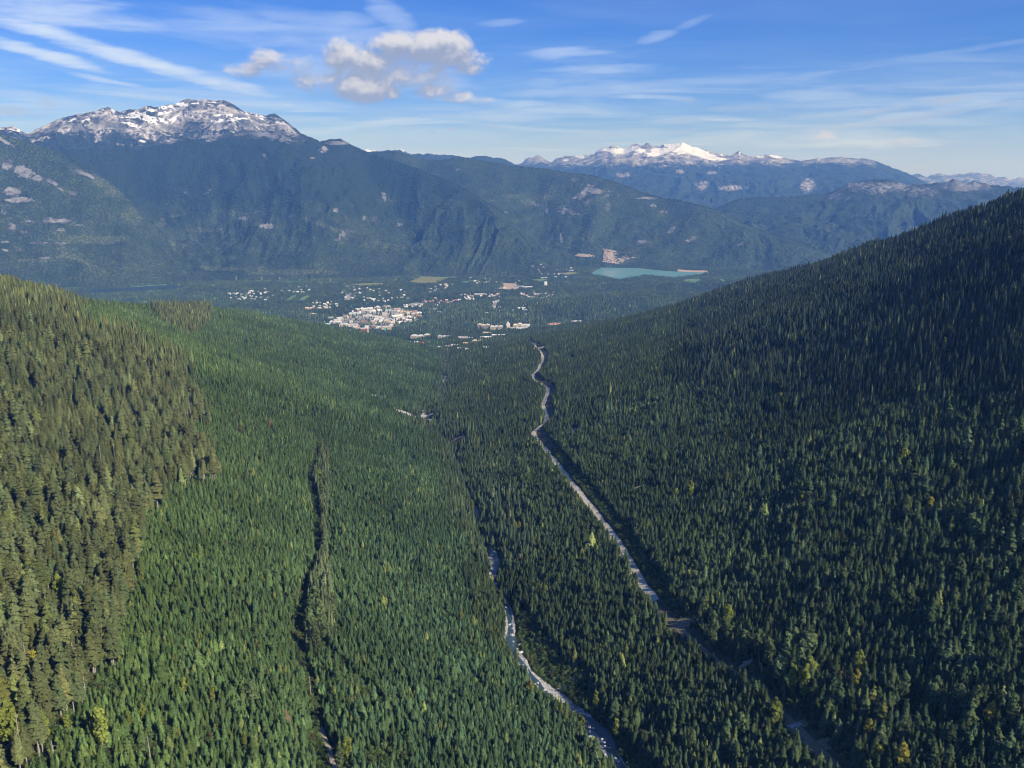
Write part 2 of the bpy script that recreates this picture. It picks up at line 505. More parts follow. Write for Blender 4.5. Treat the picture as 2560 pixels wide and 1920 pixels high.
def bump(n, b, h, dist, strength=1.0):
    k = n.new('ShaderNodeBump'); k.inputs['Distance'].default_value = dist; k.inputs['Strength'].default_value = strength
    n.link(h, k.inputs['Height']); n.link(k.outputs[0], b.inputs['Normal'])

# ------------------------------------------------------------------ haze
HAZE_DENS = 4.3e-5
def build_haze():
    m = D.materials.new('haze_air'); m.use_nodes = True
    n = Nodes(m.node_tree)
    out = n.new('ShaderNodeOutputMaterial')
    v = n.new('ShaderNodeVolumePrincipled')
    v.inputs['Color'].default_value = (0.155, 0.385, 1.0, 1)
    v.inputs['Absorption Color'].default_value = (1, 1, 1, 1)
    v.inputs['Density'].default_value = HAZE_DENS
    v.inputs['Anisotropy'].default_value = 0.0
    n.link(v.outputs[0], out.inputs['Volume'])
    x, y0, y1, z0, z1 = 38000, -3500, 42000, 480, 2950
    vs = [(-x, y0, z0), (x, y0, z0), (x, y1, z0), (-x, y1, z0), (-x, y0, z1), (x, y0, z1), (x, y1, z1), (-x, y1, z1)]
    fs = [(3, 2, 1, 0), (4, 5, 6, 7), (0, 1, 5, 4), (1, 2, 6, 5), (2, 3, 7, 6), (3, 0, 4, 7)]
    me = mesh_np('haze', vs, np.array(fs), [m])
    link('haze', me, 'thin blue haze filling the whole valley air', 'haze', 'stuff')
build_haze()

# ------------------------------------------------------------------ ground sheet
def build_ground():
    m, n, b = material('forest_floor')
    p = pos(n)
    f = n.noise(p, 0.02, 6, 0.6); f2 = n.noise(p, 0.25, 4, 0.65)
    c = n.mix(f, (0.020, 0.032, 0.016), (0.040, 0.056, 0.024))
    c = n.mix(n.ramp(f2, 0.55, 0.75), c, (0.055, 0.052, 0.034))
    # tree-scale mottling where the crowns themselves are too far off to be told apart
    far = n.ramp(n.vmath('LENGTH', p), 5000, 7000)
    spk = n.noise(p, 0.07, 3, 0.7)
    c = n.mix(n.math('MULTIPLY', far, 1.0), c, n.mix(spk, (0.012, 0.026, 0.016), (0.036, 0.062, 0.030)))
    n.put(b.inputs['Base Color'], c)
    bump(n, b, f2, 1.5)
    v = np.stack([GX, GY, GZ], -1).reshape(-1, 3)
    me = mesh_np('ground', v, grid_faces(NA, NR)[:, ::-1], [m], smooth=True)
    link('ground', me, 'forest floor of the valley under the trees', 'ground', 'structure')
build_ground()
# ------------------------------------------------------------------ mountains across the valley
def make_mountain_material(name, forest_a, forest_b, rock_a, rock_b):
    m, n, b = material(name)
    p = pos(n)
    rock = n.attr('rock').outputs['Fac']; snow = n.attr('snow').outputs['Fac']; pale = n.attr('pale').outputs['Fac']
    # crowns: a fine dark and light mottling, taller than wide
    cells = n.voronoi(p, 1 / 24.0).outputs['Distance']
    big = n.noise(p, 1 / 420.0, 5, 0.6)
    mid = n.noise(p, 1 / 90.0, 4, 0.65)
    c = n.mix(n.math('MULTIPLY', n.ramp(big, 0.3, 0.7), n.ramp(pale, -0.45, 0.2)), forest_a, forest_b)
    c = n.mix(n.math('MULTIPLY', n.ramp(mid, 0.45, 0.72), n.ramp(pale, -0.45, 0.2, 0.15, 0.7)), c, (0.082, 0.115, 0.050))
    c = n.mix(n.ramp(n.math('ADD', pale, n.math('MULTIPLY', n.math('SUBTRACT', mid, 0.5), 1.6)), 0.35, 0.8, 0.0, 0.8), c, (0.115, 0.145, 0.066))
    c = n.mix(n.ramp(cells, 0.15, 0.65, 0.0, 0.6), c, (0.006, 0.012, 0.008))  # dark gaps between crowns: tree shade put into the colour
    rn = n.noise(p, 1 / 60.0, 7, 0.65)
    rn2 = n.noise(p, 1 / 240.0, 5, 0.6)
    rc = n.mix(n.ramp(rn, 0.35, 0.7), rock_a, rock_b)
    rc = n.mix(n.ramp(rn2, 0.48, 0.60, 0.0, 0.75), rc, (0.050, 0.060, 0.048))
    edge = n.math('ADD', rock, n.math('ADD', n.math('MULTIPLY', n.math('SUBTRACT', rn, 0.5), 1.3), n.math('MULTIPLY', n.math('SUBTRACT', n.noise(p, 1 / 22.0, 4, 0.7), 0.5), 1.2)))
    f_rock = n.ramp(edge, 0.42, 0.58)
    c = n.mix(f_rock, c, rc)
    f_snow = n.ramp(n.math('ADD', snow, n.math('MULTIPLY', n.math('SUBTRACT', rn, 0.5), 1.9)), 0.48, 0.62)
    c = n.mix(n.math('MULTIPLY', f_snow, 0.92), c, (0.82, 0.83, 0.85))
    soil = n.attr('soil').outputs['Fac']
    sn = n.noise(p, 1 / 35.0, 5, 0.65)
    c = n.mix(n.ramp(n.math('ADD', soil, n.math('MULTIPLY', n.math('SUBTRACT', sn, 0.5), 0.9)), 0.45, 0.55), c, n.mix(n.ramp(sn, 0.35, 0.65), (0.50, 0.38, 0.28), (0.24, 0.21, 0.20)))
    n.put(b.inputs['Base Color'], c)
    h = n.math('ADD', n.math('MULTIPLY', n.math('SUBTRACT', 1.0, cells), n.math('SUBTRACT', 1.0, f_rock)), n.math('MULTIPLY', n.math('MULTIPLY', rn, 2.5), f_rock))
    bump(n, b, h, 12.0, 0.9)
    return m
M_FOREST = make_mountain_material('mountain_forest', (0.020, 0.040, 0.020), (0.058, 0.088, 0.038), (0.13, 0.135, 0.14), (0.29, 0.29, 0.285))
M_ALPINE = make_mountain_material('mountain_alpine', (0.018, 0.034, 0.020), (0.030, 0.048, 0.028), (0.13, 0.13, 0.135), (0.60, 0.57, 0.53))

def blobs(PX, PY, items, seed, k=1.0):
    """sum of soft patches given on the photograph's grid, returned for every vertex that lies there"""
    v = np.zeros_like(PX)
    for it in items:
        px, py, rx, ry = it[:4]; ang = R(it[4]) if len(it) > 4 else 0.0
        dx, dy = PX - px, PY - py
        u = (dx * math.cos(ang) - dy * math.sin(ang)) / rx; w = (dx * math.sin(ang) + dy * math.cos(ang)) / ry
        v = np.maximum(v, np.clip(1.15 - 0.6 * (u * u + w * w), 0, 1))
    return v * k

def build_mountain(label, crest_px, r_crest, r_base, z_base, mat, back=3000, rows=170, step=2.6, gully=60.0, gully_w=260.0, power=1.15, spur=0.0,
                   seed=1, crest_noise=0.0, rock_fn=None, snow_fn=None, pale_fn=None, soil_fn=None, back_slope=0.5, folds=()):
    cp = np.array(crest_px, float)
    px = np.arange(cp[0, 0], cp[-1, 0], step)
    py = np.interp(px, cp[:, 0], cp[:, 1])
    if crest_noise:
        py = py - crest_noise * (fbm(px / 14.0, px * 0 + seed, seed, 4)) - crest_noise * 0.5 * fbm(px / 4.0, px * 0 + 3 * seed, seed + 4, 2)
    az, tan = pix_az_tan(px, py)
    rc = np.interp(px, [k[0] for k in r_crest], [k[1] for k in r_crest])
    rb = np.interp(px, [k[0] for k in r_base], [k[1] for k in r_base])
    zb = np.interp(px, [k[0] for k in z_base], [k[1] for k in z_base]) if hasattr(z_base, '__len__') else np.full_like(px, z_base)
    zc = EYE + tan * rc
    s = np.linspace(0, 1, rows)[None, :]
    r = rb[:, None] + (rc - rb)[:, None] * s
    X, Y = r * np.sin(az)[:, None], r * np.cos(az)[:, None]
    # domain along the crest (metres) and down the slope
    U = (az * np.mean(rc))[:, None] + 0 * s
    wob = fbm(X / 1100, Y / 1100, seed + 2, 3) * 520
    gl = ridged((U + wob) / gully_w / 2.2, r / gully_w / 5.0 + wob / 900, seed, 5) - 0.55
    gl2 = fbm(X / 190, Y / 190, seed + 40, 5)
    # the small teeth of the crest belong to the crest alone; lower down the face is smoother
    def soft(a, w):
        return np.convolve(np.pad(a, w, mode='edge'), np.hanning(2 * w + 3)[1:-1] / np.hanning(2 * w + 3).sum(), 'valid')
    zs1, zs2 = soft(zc, 9), soft(zc, 45)
    z = zb[:, None] + (zs2 - zb)[:, None] * (s ** power) + (zs1 - zs2)[:, None] * s ** 5 + (zc - zs1)[:, None] * s ** 26
    taper = np.sin(np.pi * np.clip(s, 0, 1)) ** 0.8
    z = z + (gl * gully * 2.2 + gl2 * gully * 0.5) * taper
    for (p0, s0, p1, s1, wd, dp) in folds:          # side valleys running down the face
        tt = np.clip((s - s0) / (s1 - s0), -0.15, 1.15)
        cxp = p0 + (p1 - p0) * tt
        q = (px[:, None] + 18 * fbm(X / 600, Y / 600, seed + 91, 3) - cxp) / wd
        fall = np.where(q > 0, np.exp(-(q * 0.75) ** 2), np.exp(-(q * 1.5) ** 2)) * sstep(-0.15, 0.1, tt) * (1 - sstep(0.35, 1.15, tt))
        z = z - dp * fall * taper
    if spur:
        z = z + spur * taper * (np.sin(U / 620 + 1.7 * np.sin(U / 1500 + seed) + s * 1.5))
    # nothing in front of the crest may stand higher against the sky than the crest itself
    lim = EYE + (soft(tan, 9)[:, None] - 0.002 - 0.0064 * (1 - s)) * r
    z = np.where(s < 0.985, smax(-z, -lim, 25.0) * -1.0, z)
    rows_b = 14
    sb = np.linspace(0, 1, rows_b + 1)[None, 1:]
    rbk = rc[:, None] + back * sb
    zbk = np.maximum(zc[:, None] - back_slope * back * sb * (0.6 + 0.4 * sb), 520)
    Xb, Yb = rbk * np.sin(az)[:, None], rbk * np.cos(az)[:, None]
    X = np.concatenate([X, Xb], 1); Y = np.concatenate([Y, Yb], 1); z = np.concatenate([z, zbk], 1)
    me = mesh_np('mountain', np.stack([X, Y, z], -1).reshape(-1, 3), grid_faces(len(px), rows + rows_b)[:, ::-1], [mat], smooth=True)
    PX, PY = project(X, Y, z)
    one = np.zeros_like(X)
    ctx = dict(X=X, Y=Y, Z=z, PX=PX, PY=PY, n1=fbm(X / 260, Y / 260, seed + 60, 5), n2=fbm(X / 700, Y / 700 + z / 300, seed + 80, 5))
    for nm, fn in (('rock', rock_fn), ('snow', snow_fn), ('pale', pale_fn), ('soil', soil_fn)):
        add_attr(me, nm, fn(ctx) if fn else one)
    return link('mountain', me, label, 'mountain', 'structure')

# --- far ranges first
build_mountain('faint blue jagged range on the far horizon beyond the snowy massif',
    [(2180, 470), (2250, 447), (2280, 438), (2296, 434), (2316, 443), (2342, 433), (2368, 437), (2403, 434), (2432, 431), (2472, 434), (2489, 443), (2513, 441), (2530, 449), (2547, 443), (2600, 446), (2760, 440)],
    [(0, 33500)], [(0, 27000)], 1050, M_ALPINE, back=3000, rows=60, gully=120, gully_w=500, seed=11, crest_noise=2.5,
    rock_fn=lambda c: np.full_like(c['X'], 0.55) + 0.3 * c['n2'])
build_mountain('low blue ridge line peeping over the dark middle ridge',
    [(860, 388), (900, 374), (920, 374), (940, 377), (984, 377), (1000, 372), (1030, 385), (1045, 382), (1055, 385), (1071, 381), (1090, 386), (1111, 387), (1140, 391), (1160, 394), (1186, 392), (1215, 389), (1240, 394), (1262, 399), (1280, 405), (1320, 425)],
    [(0, 18500)], [(0, 15500)], 1150, M_ALPINE, back=2500, rows=60, gully=70, gully_w=260, seed=13, crest_noise=4,
    rock_fn=lambda c: np.clip((c['Z'] - 1880) / 250, 0, 1) * 0.5 + 0.3 * c['n1'],
    snow_fn=lambda c: blobs(c['PX'], c['PY'], [(922, 376, 22, 5), (1003, 374, 14, 4)], 1))
def far_rock(c):
    return np.clip((c['Z'] - 1640) / 300, 0, 1) * 0.95 + 0.35 * c['n1'] * (c['Z'] > 1500) + blobs(c['PX'], c['PY'], [(1755, 463, 20, 14), (2020, 462, 22, 20), (1830, 470, 40, 8), (1560, 436, 20, 8), (1700, 430, 16, 6), (1780, 432, 14, 6)], 1, 0.62)
def far_snow(c):
    b = blobs(c['PX'], c['PY'], [(1700, 368, 34, 13, -10), (1748, 382, 40, 12, -26), (1775, 393, 30, 8, -15), (1650, 376, 22, 6), (1560, 376, 30, 5, 12), (1640, 384, 26, 6, 10), (1530, 376, 20, 4), (1600, 376, 14, 4), (1735, 371, 14, 6, -30),
                                   (1900, 392, 14, 3), (1940, 392, 20, 3, -10), (1800, 398, 18, 4), (1415, 400, 10, 4), (1450, 392, 12, 4)], 1, 0.95)
    return b * 0.72 + 0.52 * np.clip((c['Z'] - 1850) / 200, 0, 1) * (0.75 + 1.3 * c['n1'])
build_mountain('distant massif with a bright glacier and rocky snow streaked peaks',
    [(1220, 440), (1280, 416), (1305, 406), (1323, 393), (1347, 389), (1366, 400), (1379, 406), (1390, 394), (1406, 391), (1436, 390), (1458, 389), (1483, 385), (1499, 372), (1512, 367), (1518, 369), (1531, 363), (1540, 366), (1560, 372), (1580, 363), (1593, 358), (1601, 364), (1619, 355), (1630, 364), (1650, 368), (1659, 361), (1684, 359), (1707, 355), (1716, 360), (1734, 367), (1743, 366), (1752, 374), (1766, 375), (1779, 381), (1797, 382), (1815, 388), (1830, 385), (1847, 379), (1864, 388), (1900, 389), (1934, 386), (1974, 396), (2000, 402), (2027, 398), (2079, 393), (2113, 393), (2140, 397), (2165, 394), (2206, 408), (2264, 431), (2299, 448), (2327, 460), (2420, 500)],
    [(1220, 25500), (1480, 23500), (2300, 22500)], [(0, 15500)], 800, M_ALPINE, back=3000, rows=190, step=2.0, gully=130, gully_w=420, power=1.35, seed=21, crest_noise=3.0, rock_fn=far_rock, snow_fn=far_snow)
def rhill_rock(c):
    return 0.30 * np.clip((c['Z'] - 1250) / 250, 0, 1) + 0.35 * c['n1'] * np.clip((c['Z'] - 1050) / 200, 0, 1) + blobs(c['PX'], c['PY'], [(2150, 468, 60, 18), (2240, 472, 50, 14), (2100, 490, 36, 12), (2300, 480, 40, 12), (2400, 465, 40, 12)], 1, 0.42)
build_mountain('dark wooded hill with a rocky knoll below the glacier massif',
    [(1680, 560), (1740, 540), (1789, 521), (1830, 502), (1859, 495), (1917, 492), (1960, 491), (2032, 486), (2079, 480), (2119, 460), (2165, 449), (2218, 449), (2264, 460), (2320, 459), (2351, 457), (2385, 449), (2414, 457), (2437, 451), (2472, 460), (2542, 469), (2600, 470), (2760, 480)],
    [(1680, 13500), (2760, 13800)], [(0, 10300)], 560, M_FOREST, back=3000, rows=150, gully=120, gully_w=380, seed=31, crest_noise=3.5, spur=30, rock_fn=rhill_rock)

# --- the big snowy mountain and its wooded front
def rain_rock(c):
    return np.clip((c['Z'] - 1880) / 380, 0, 1) * 0.62 + 0.42 * c['n1'] + 0.34 * c['n2']
def rain_snow(c):
    return blobs(c['PX'], c['PY'], [(455, 262, 20, 7), (420, 268, 30, 6, 5), (380, 275, 25, 6), (410, 282, 26, 5, 10), (490, 258, 16, 4), (530, 256, 14, 4), (620, 283, 22, 5, -10), (650, 292, 18, 7, -20), (340, 290, 40, 12), (390, 300, 36, 12),
                                    (430, 300, 20, 8, 30), (570, 300, 50, 5, 5), (560, 288, 30, 4), (600, 296, 30, 4), (285, 275, 10, 6, -45), (355, 352, 14, 5), (330, 312, 30, 6, -20), (40, 325, 26, 5, -15), (215, 300, 14, 4, 20), (180, 300, 10, 4, 20)], 1, 0.63)
build_mountain('big grey rocky mountain with snow patches above the tree line',
    [(-260, 300), (-60, 330), (-20, 322), (5, 318), (30, 316), (50, 323), (69, 336), (95, 322), (116, 312), (156, 295), (203, 284), (243, 277), (258, 271), (269, 266), (289, 275), (300, 279), (324, 272), (345, 274), (362, 267), (372, 264), (384, 268), (405, 264), (440, 258), (458, 250), (469, 247), (492, 251), (515, 248), (538, 253), (558, 249), (579, 257), (605, 277), (631, 282), (665, 290), (686, 283), (703, 294), (729, 312), (752, 333), (800, 365), (860, 400)],
    [(-260, 13500), (860, 13600)], [(0, 11750)], 1300, M_ALPINE, back=3500, rows=190, step=2.3, gully=170, gully_w=360, power=1.0, seed=41, crest_noise=2.5, spur=40, rock_fn=rain_rock, snow_fn=rain_snow)
def front_rock(c):
    top = np.clip((c['Z'] - 1960) / 160, 0, 1) * 0.6 * (c['PX'] > 380) + 0.42 * c['n1'] * np.clip((c['Z'] - 1750) / 200, 0, 1)
    return top + blobs(c['PX'], c['PY'], [(865, 582, 20, 14, 30), (850, 596, 26, 8, 5), (938, 546, 12, 9, 40), (840, 526, 8, 9, 40), (1000, 562, 12, 5), (880, 512, 16, 4, -30), (960, 490, 7, 16, 20), (910, 545, 6, 12), (670, 565, 26, 9), (610, 545, 20, 5),
                                          (810, 375, 14, 8), (845, 358, 26, 5), (462, 480, 8, 5), (520, 478, 14, 5, 35), (416, 510, 6, 3), (730, 540, 14, 4, 20), (660, 388, 6, 8, 50), (780, 395, 10, 4)], 1, 0.55)
def front_pale_shade(c):  # pale patches low down; higher forest darkened, the slope's shading put into its colour
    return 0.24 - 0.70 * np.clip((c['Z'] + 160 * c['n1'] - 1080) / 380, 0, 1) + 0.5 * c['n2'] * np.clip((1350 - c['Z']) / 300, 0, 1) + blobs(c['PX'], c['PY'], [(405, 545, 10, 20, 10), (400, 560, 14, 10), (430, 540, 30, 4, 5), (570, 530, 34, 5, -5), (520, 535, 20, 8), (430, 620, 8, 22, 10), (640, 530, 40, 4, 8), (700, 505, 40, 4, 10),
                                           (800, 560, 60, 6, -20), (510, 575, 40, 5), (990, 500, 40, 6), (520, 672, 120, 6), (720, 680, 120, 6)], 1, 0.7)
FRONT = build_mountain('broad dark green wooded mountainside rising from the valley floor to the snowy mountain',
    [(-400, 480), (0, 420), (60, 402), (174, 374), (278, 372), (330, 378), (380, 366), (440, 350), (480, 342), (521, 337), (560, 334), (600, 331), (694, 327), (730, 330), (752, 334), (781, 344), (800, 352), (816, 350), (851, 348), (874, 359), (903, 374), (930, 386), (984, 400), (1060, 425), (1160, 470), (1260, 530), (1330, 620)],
    [(-400, 12000), (500, 12000), (900, 11500), (1330, 9900)], [(-400, 9250), (600, 9150), (1330, 9050)], 600, M_FOREST, back=2500, rows=190, step=2.4, gully=150, gully_w=420, power=1.12, seed=51, crest_noise=3.0, spur=115, folds=[(250, 0.98, 640, 0.10, 110, 300), (905, 0.95, 1150, 0.2, 90, 170), (640, 0.7, 720, 0.1, 60, 110)], rock_fn=front_rock, pale_fn=front_pale_shade)
def mid_rock(c):
    return 0.35 * c['n1'] * np.clip((c['Z'] - 1100) / 300, 0, 1) + blobs(c['PX'], c['PY'], [(1418, 528, 34, 12, -14), (1470, 470, 20, 10, 30), (1490, 478, 26, 8), (1525, 485, 12, 22, -10), (1440, 450, 14, 8), (1450, 490, 22, 8, 20), (1520, 515, 9, 14), (1545, 490, 10, 8),
              (1680, 575, 18, 7, 35), (1605, 605, 16, 8), (1725, 600, 22, 6, 20), (1470, 505, 10, 8), (1403, 595, 4, 14, 10), (1340, 510, 14, 10), (1367, 526, 6, 9), (1145, 424, 8, 5), (1125, 408, 5, 4), (1850, 610, 20, 5, 20), (1265, 530, 8, 3),
              (1635, 515, 10, 5), (1660, 530, 14, 5), (1620, 495, 30, 4)], 1, 0.56)
def mid_soil(c):
    q = in_poly(c['PX'], c['PY'], [(1506, 655), (1509, 620), (1547, 628), (1570, 640), (1594, 643), (1565, 651), (1551, 662)]) | in_poly(c['PX'], c['PY'], [(1436, 640), (1445, 633), (1471, 635), (1492, 641), (1460, 643)])
    return q * (0.62 + 0.5 * c['n1']) + blobs(c['PX'], c['PY'], [(1700, 676, 40, 3, -3), (1750, 678, 20, 4), (1650, 672, 24, 3), (1225, 597, 12, 3)], 1, 0.5)
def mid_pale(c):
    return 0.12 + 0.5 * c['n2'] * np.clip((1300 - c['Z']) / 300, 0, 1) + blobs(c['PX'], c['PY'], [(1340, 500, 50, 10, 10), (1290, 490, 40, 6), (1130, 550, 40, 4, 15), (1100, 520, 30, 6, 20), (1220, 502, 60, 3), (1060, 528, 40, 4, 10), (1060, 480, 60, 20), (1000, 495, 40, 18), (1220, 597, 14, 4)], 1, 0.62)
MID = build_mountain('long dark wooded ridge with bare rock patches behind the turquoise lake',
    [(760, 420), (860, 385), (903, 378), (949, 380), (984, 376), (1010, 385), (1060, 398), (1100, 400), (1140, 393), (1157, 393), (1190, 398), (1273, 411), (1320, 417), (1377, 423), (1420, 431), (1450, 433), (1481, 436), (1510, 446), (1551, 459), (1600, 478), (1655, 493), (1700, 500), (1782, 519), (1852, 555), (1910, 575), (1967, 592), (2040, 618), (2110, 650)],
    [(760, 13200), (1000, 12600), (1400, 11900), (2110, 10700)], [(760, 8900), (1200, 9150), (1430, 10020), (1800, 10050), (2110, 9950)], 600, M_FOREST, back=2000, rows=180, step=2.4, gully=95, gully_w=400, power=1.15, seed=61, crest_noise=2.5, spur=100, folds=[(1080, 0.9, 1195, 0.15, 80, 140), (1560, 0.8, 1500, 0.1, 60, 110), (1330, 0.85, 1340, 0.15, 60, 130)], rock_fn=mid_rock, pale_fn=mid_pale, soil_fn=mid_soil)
def left_rock(c):
    return 0.25 * c['n1'] + blobs(c['PX'], c['PY'], [(15, 355, 32, 5, -30), (20, 410, 20, 16), (60, 430, 34, 16, -20), (150, 472, 14, 4, -30), (180, 482, 16, 6, -30), (90, 445, 20, 9), (200, 430, 20, 5, -25), (30, 480, 26, 12), (140, 552, 40, 8), (120, 548, 16, 6), (30, 568, 14, 14), (70, 553, 14, 5),
              (200, 563, 14, 4), (95, 607, 30, 5), (155, 608, 20, 4), (15, 625, 14, 4), (50, 625, 16, 3), (10, 605, 20, 4), (225, 440, 14, 4, -30), (130, 455, 20, 6, -25), (60, 580, 12, 8), (150, 575, 14, 6), (110, 645, 22, 4), (50, 500, 40, 8), (10, 530, 10, 10)], 1, 0.72)
def left_pale(c):
    return 0.27 + 0.4 * c['n2'] + blobs(c['PX'], c['PY'], [(280, 470, 20, 30, 40), (260, 450, 20, 20, 40), (200, 650, 60, 6, -25), (170, 640, 30, 6), (90, 650, 40, 5), (330, 540, 20, 30, 40), (230, 600, 100, 10)], 1, 0.55)
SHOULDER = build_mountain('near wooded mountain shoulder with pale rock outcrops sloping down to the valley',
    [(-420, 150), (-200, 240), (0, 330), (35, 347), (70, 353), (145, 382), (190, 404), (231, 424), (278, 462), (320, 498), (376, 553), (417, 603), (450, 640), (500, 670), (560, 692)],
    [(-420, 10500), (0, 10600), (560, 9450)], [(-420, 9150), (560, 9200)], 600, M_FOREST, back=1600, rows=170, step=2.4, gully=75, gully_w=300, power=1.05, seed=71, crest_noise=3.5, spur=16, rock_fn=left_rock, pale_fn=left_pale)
# ------------------------------------------------------------------ road, creek, clearings (world paths)
ROAD_PX = [(1315, 852), (1340, 871), (1357, 893), (1350, 912), (1344, 926), (1331, 937), (1329, 947), (1344, 958), (1362, 969), (1369, 976), (1364, 994), (1356, 1016), (1362, 1034), (1367, 1049), (1351, 1067), (1329, 1081), (1340, 1099),
           (1362, 1127), (1392, 1165), (1423, 1213), (1447, 1235), (1477, 1272), (1512, 1317), (1538, 1356), (1564, 1400), (1590, 1443), (1608, 1478), (1632, 1505), (1655, 1540), (1696, 1570), (1738, 1621), (1787, 1655), (1843, 1690), (1887, 1728),
           (1943, 1780), (1982, 1816), (2012, 1851), (2056, 1890), (2085, 1925), (2150, 1985)]
def smooth_path(pts, n=400, w=9):
    p = np.array(pts, float)
    d = np.concatenate([[0], np.cumsum(np.hypot(*np.diff(p[:, :2], axis=0).T))])
    t = np.linspace(0, d[-1], n)
    q = np.stack([np.interp(t, d, p[:, k]) for k in range(p.shape[1])], -1)
    k = np.hanning(2 * w + 3)[1:-1]; k /= k.sum()
    return np.stack([np.convolve(np.pad(q[:, i], w, mode='edge'), k, 'valid') for i in range(q.shape[1])], -1)
def path_px(px, n=400, w=9):
    return smooth_path([hit(*p)[:2] for p in px], n, w)
ROAD = path_px(ROAD_PX, 900, 8)
CREEK_S = smooth_path(CREEK[1:-2], 900, 7)
SIDE_TRACK = path_px([(2230, 1330), (2330, 1272), (2390, 1232), (2440, 1207), (2500, 1180), (2570, 1150)], 100, 6)
LEFT_TRACK = path_px([(838, 1935), (826, 1885), (812, 1850), (800, 1815)], 60, 5)
def side_dist(x, y, path, every=4):
    """signed distance to a path: positive on its right when walking from the far end to the near end"""
    p = path[::every]
    best = np.full(np.shape(x), 1e18); sgn = np.ones(np.shape(x))
    for (ax, ay), (bx, by) in zip(p[:-1], p[1:]):
        vx, vy = bx - ax, by - ay
        t = np.clip(((x - ax) * vx + (y - ay) * vy) / (vx * vx + vy * vy + 1e-9), 0, 1)
        dx, dy = x - ax - t * vx, y - ay - t * vy
        d = dx * dx + dy * dy
        m = d < best
        best = np.where(m, d, best); sgn = np.where(m, np.sign(vx * dy - vy * dx), sgn)
    return np.sqrt(best) * sgn

def ribbon(path, half_l, half_r, lift=0.5, cross=5, jitter=0.0, seed=0):
    """sheet along a path, following the ground"""
    p = np.asarray(path)
    t = np.gradient(p, axis=0); t /= np.linalg.norm(t, axis=1, keepdims=True)
    nrm = np.stack([-t[:, 1], t[:, 0]], -1)
    s = np.linspace(0, 1, cross)
    k = np.arange(len(p))
    jl = 1 + jitter * fbm(k / 9.0, k * 0.0 + seed, seed, 4); jr = 1 + jitter * fbm(k / 9.0, k * 0.0 + seed + 50, seed + 7, 4)
    off = (-half_l * jl)[:, None] * (1 - s)[None, :] + (half_r * jr)[:, None] * s[None, :]
    X = p[:, 0:1] + nrm[:, 0:1] * off; Y = p[:, 1:2] + nrm[:, 1:2] * off
    return X, Y, zat(X, Y) + lift

def m_gravel(name, a, b, scale=0.5):
    m, n, bs = material(name)
    p = pos(n)
    f = n.noise(p, scale, 6, 0.7); g = n.noise(p, scale * 0.12, 4, 0.6)
    c = n.mix(n.ramp(f, 0.3, 0.7), a, b)
    c = n.mix(n.ramp(g, 0.5, 0.75, 0.0, 0.6), c, (a[0] * 0.8, a[1] * 0.78, a[2] * 0.7))
    n.put(bs.inputs['Base Color'], c)
    bump(n, bs, f, 0.5)
    return m
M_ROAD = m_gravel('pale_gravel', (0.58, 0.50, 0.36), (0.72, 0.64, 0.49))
M_VERGE = m_gravel('grassy_verge', (0.16, 0.14, 0.075), (0.30, 0.25, 0.15), 0.3)
M_BAR = m_gravel('river_gravel', (0.17, 0.17, 0.155), (0.66, 0.63, 0.56), 0.35)
M_SOIL = m_gravel('bare_soil', (0.30, 0.23, 0.16), (0.52, 0.45, 0.35), 0.3)
def m_water(name, deep, foam, rough=0.25, fs=0.5, amount=0.55):
    m, n, b = material(name)
    p = pos(n)
    f = n.noise(p, fs, 6, 0.7, 0.6)
    n.put(b.inputs['Base Color'], n.mix(n.ramp(f, amount, amount + 0.12), deep, foam))
    b.inputs['Roughness'].default_value = rough
    b.inputs['Specular IOR Level'].default_value = 0.35
    bump(n, b, f, 0.4)
    return m
M_CREEK = m_water('creek_water', (0.035, 0.066, 0.070), (0.42, 0.46, 0.47), 0.3, 0.9, 0.62)
M_LAKE = m_water('lake_water', (0.15, 0.34, 0.34), (0.17, 0.36, 0.35), 0.22, 0.004, 0.45)
M_POND = m_water('pond_water', (0.020, 0.045, 0.085), (0.03, 0.06, 0.10), 0.2, 0.004, 0.5)

def sheet(name, X, Y, Z, mat, label, cat, kind='structure', parent=None):
    na, nb = X.shape
    me = mesh_np(name, np.stack([X, Y, Z], -1).reshape(-1, 3), grid_faces(na, nb)[:, ::-1], [mat], smooth=True)
    return link(name, me, label, cat, kind, parent=parent)

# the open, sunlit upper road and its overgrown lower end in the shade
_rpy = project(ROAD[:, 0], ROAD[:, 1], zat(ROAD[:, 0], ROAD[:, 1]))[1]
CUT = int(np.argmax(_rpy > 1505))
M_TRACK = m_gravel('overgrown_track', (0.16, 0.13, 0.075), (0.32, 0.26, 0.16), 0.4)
M_BANK = m_gravel('road_bank', (0.045, 0.050, 0.026), (0.11, 0.095, 0.05), 0.15)
sheet('verge', *ribbon(ROAD[:CUT + 1], 5.2, 22.0, 0.30, 9, 0.2, 3), M_BANK, 'dark bank of low plants along the uphill side of the pale gravel road', 'verge')
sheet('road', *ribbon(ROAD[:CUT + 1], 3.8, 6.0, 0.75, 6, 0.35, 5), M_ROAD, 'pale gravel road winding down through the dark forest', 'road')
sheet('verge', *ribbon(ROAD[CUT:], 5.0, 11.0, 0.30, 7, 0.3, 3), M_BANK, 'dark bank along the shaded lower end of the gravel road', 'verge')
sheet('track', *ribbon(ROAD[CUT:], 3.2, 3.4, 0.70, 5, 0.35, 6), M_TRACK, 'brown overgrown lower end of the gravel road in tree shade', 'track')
sheet('track', *ribbon(SIDE_TRACK, 4, 5, 0.5, 4, 0.3, 9), M_TRACK, 'shaded dirt track climbing the slope at the edge of the dark forest', 'track')
sheet('track', *ribbon(LEFT_TRACK, 1.6, 1.6, 0.5, 3, 0.2, 11), M_SOIL, 'short sunlit dirt track beside the forest gully', 'track')
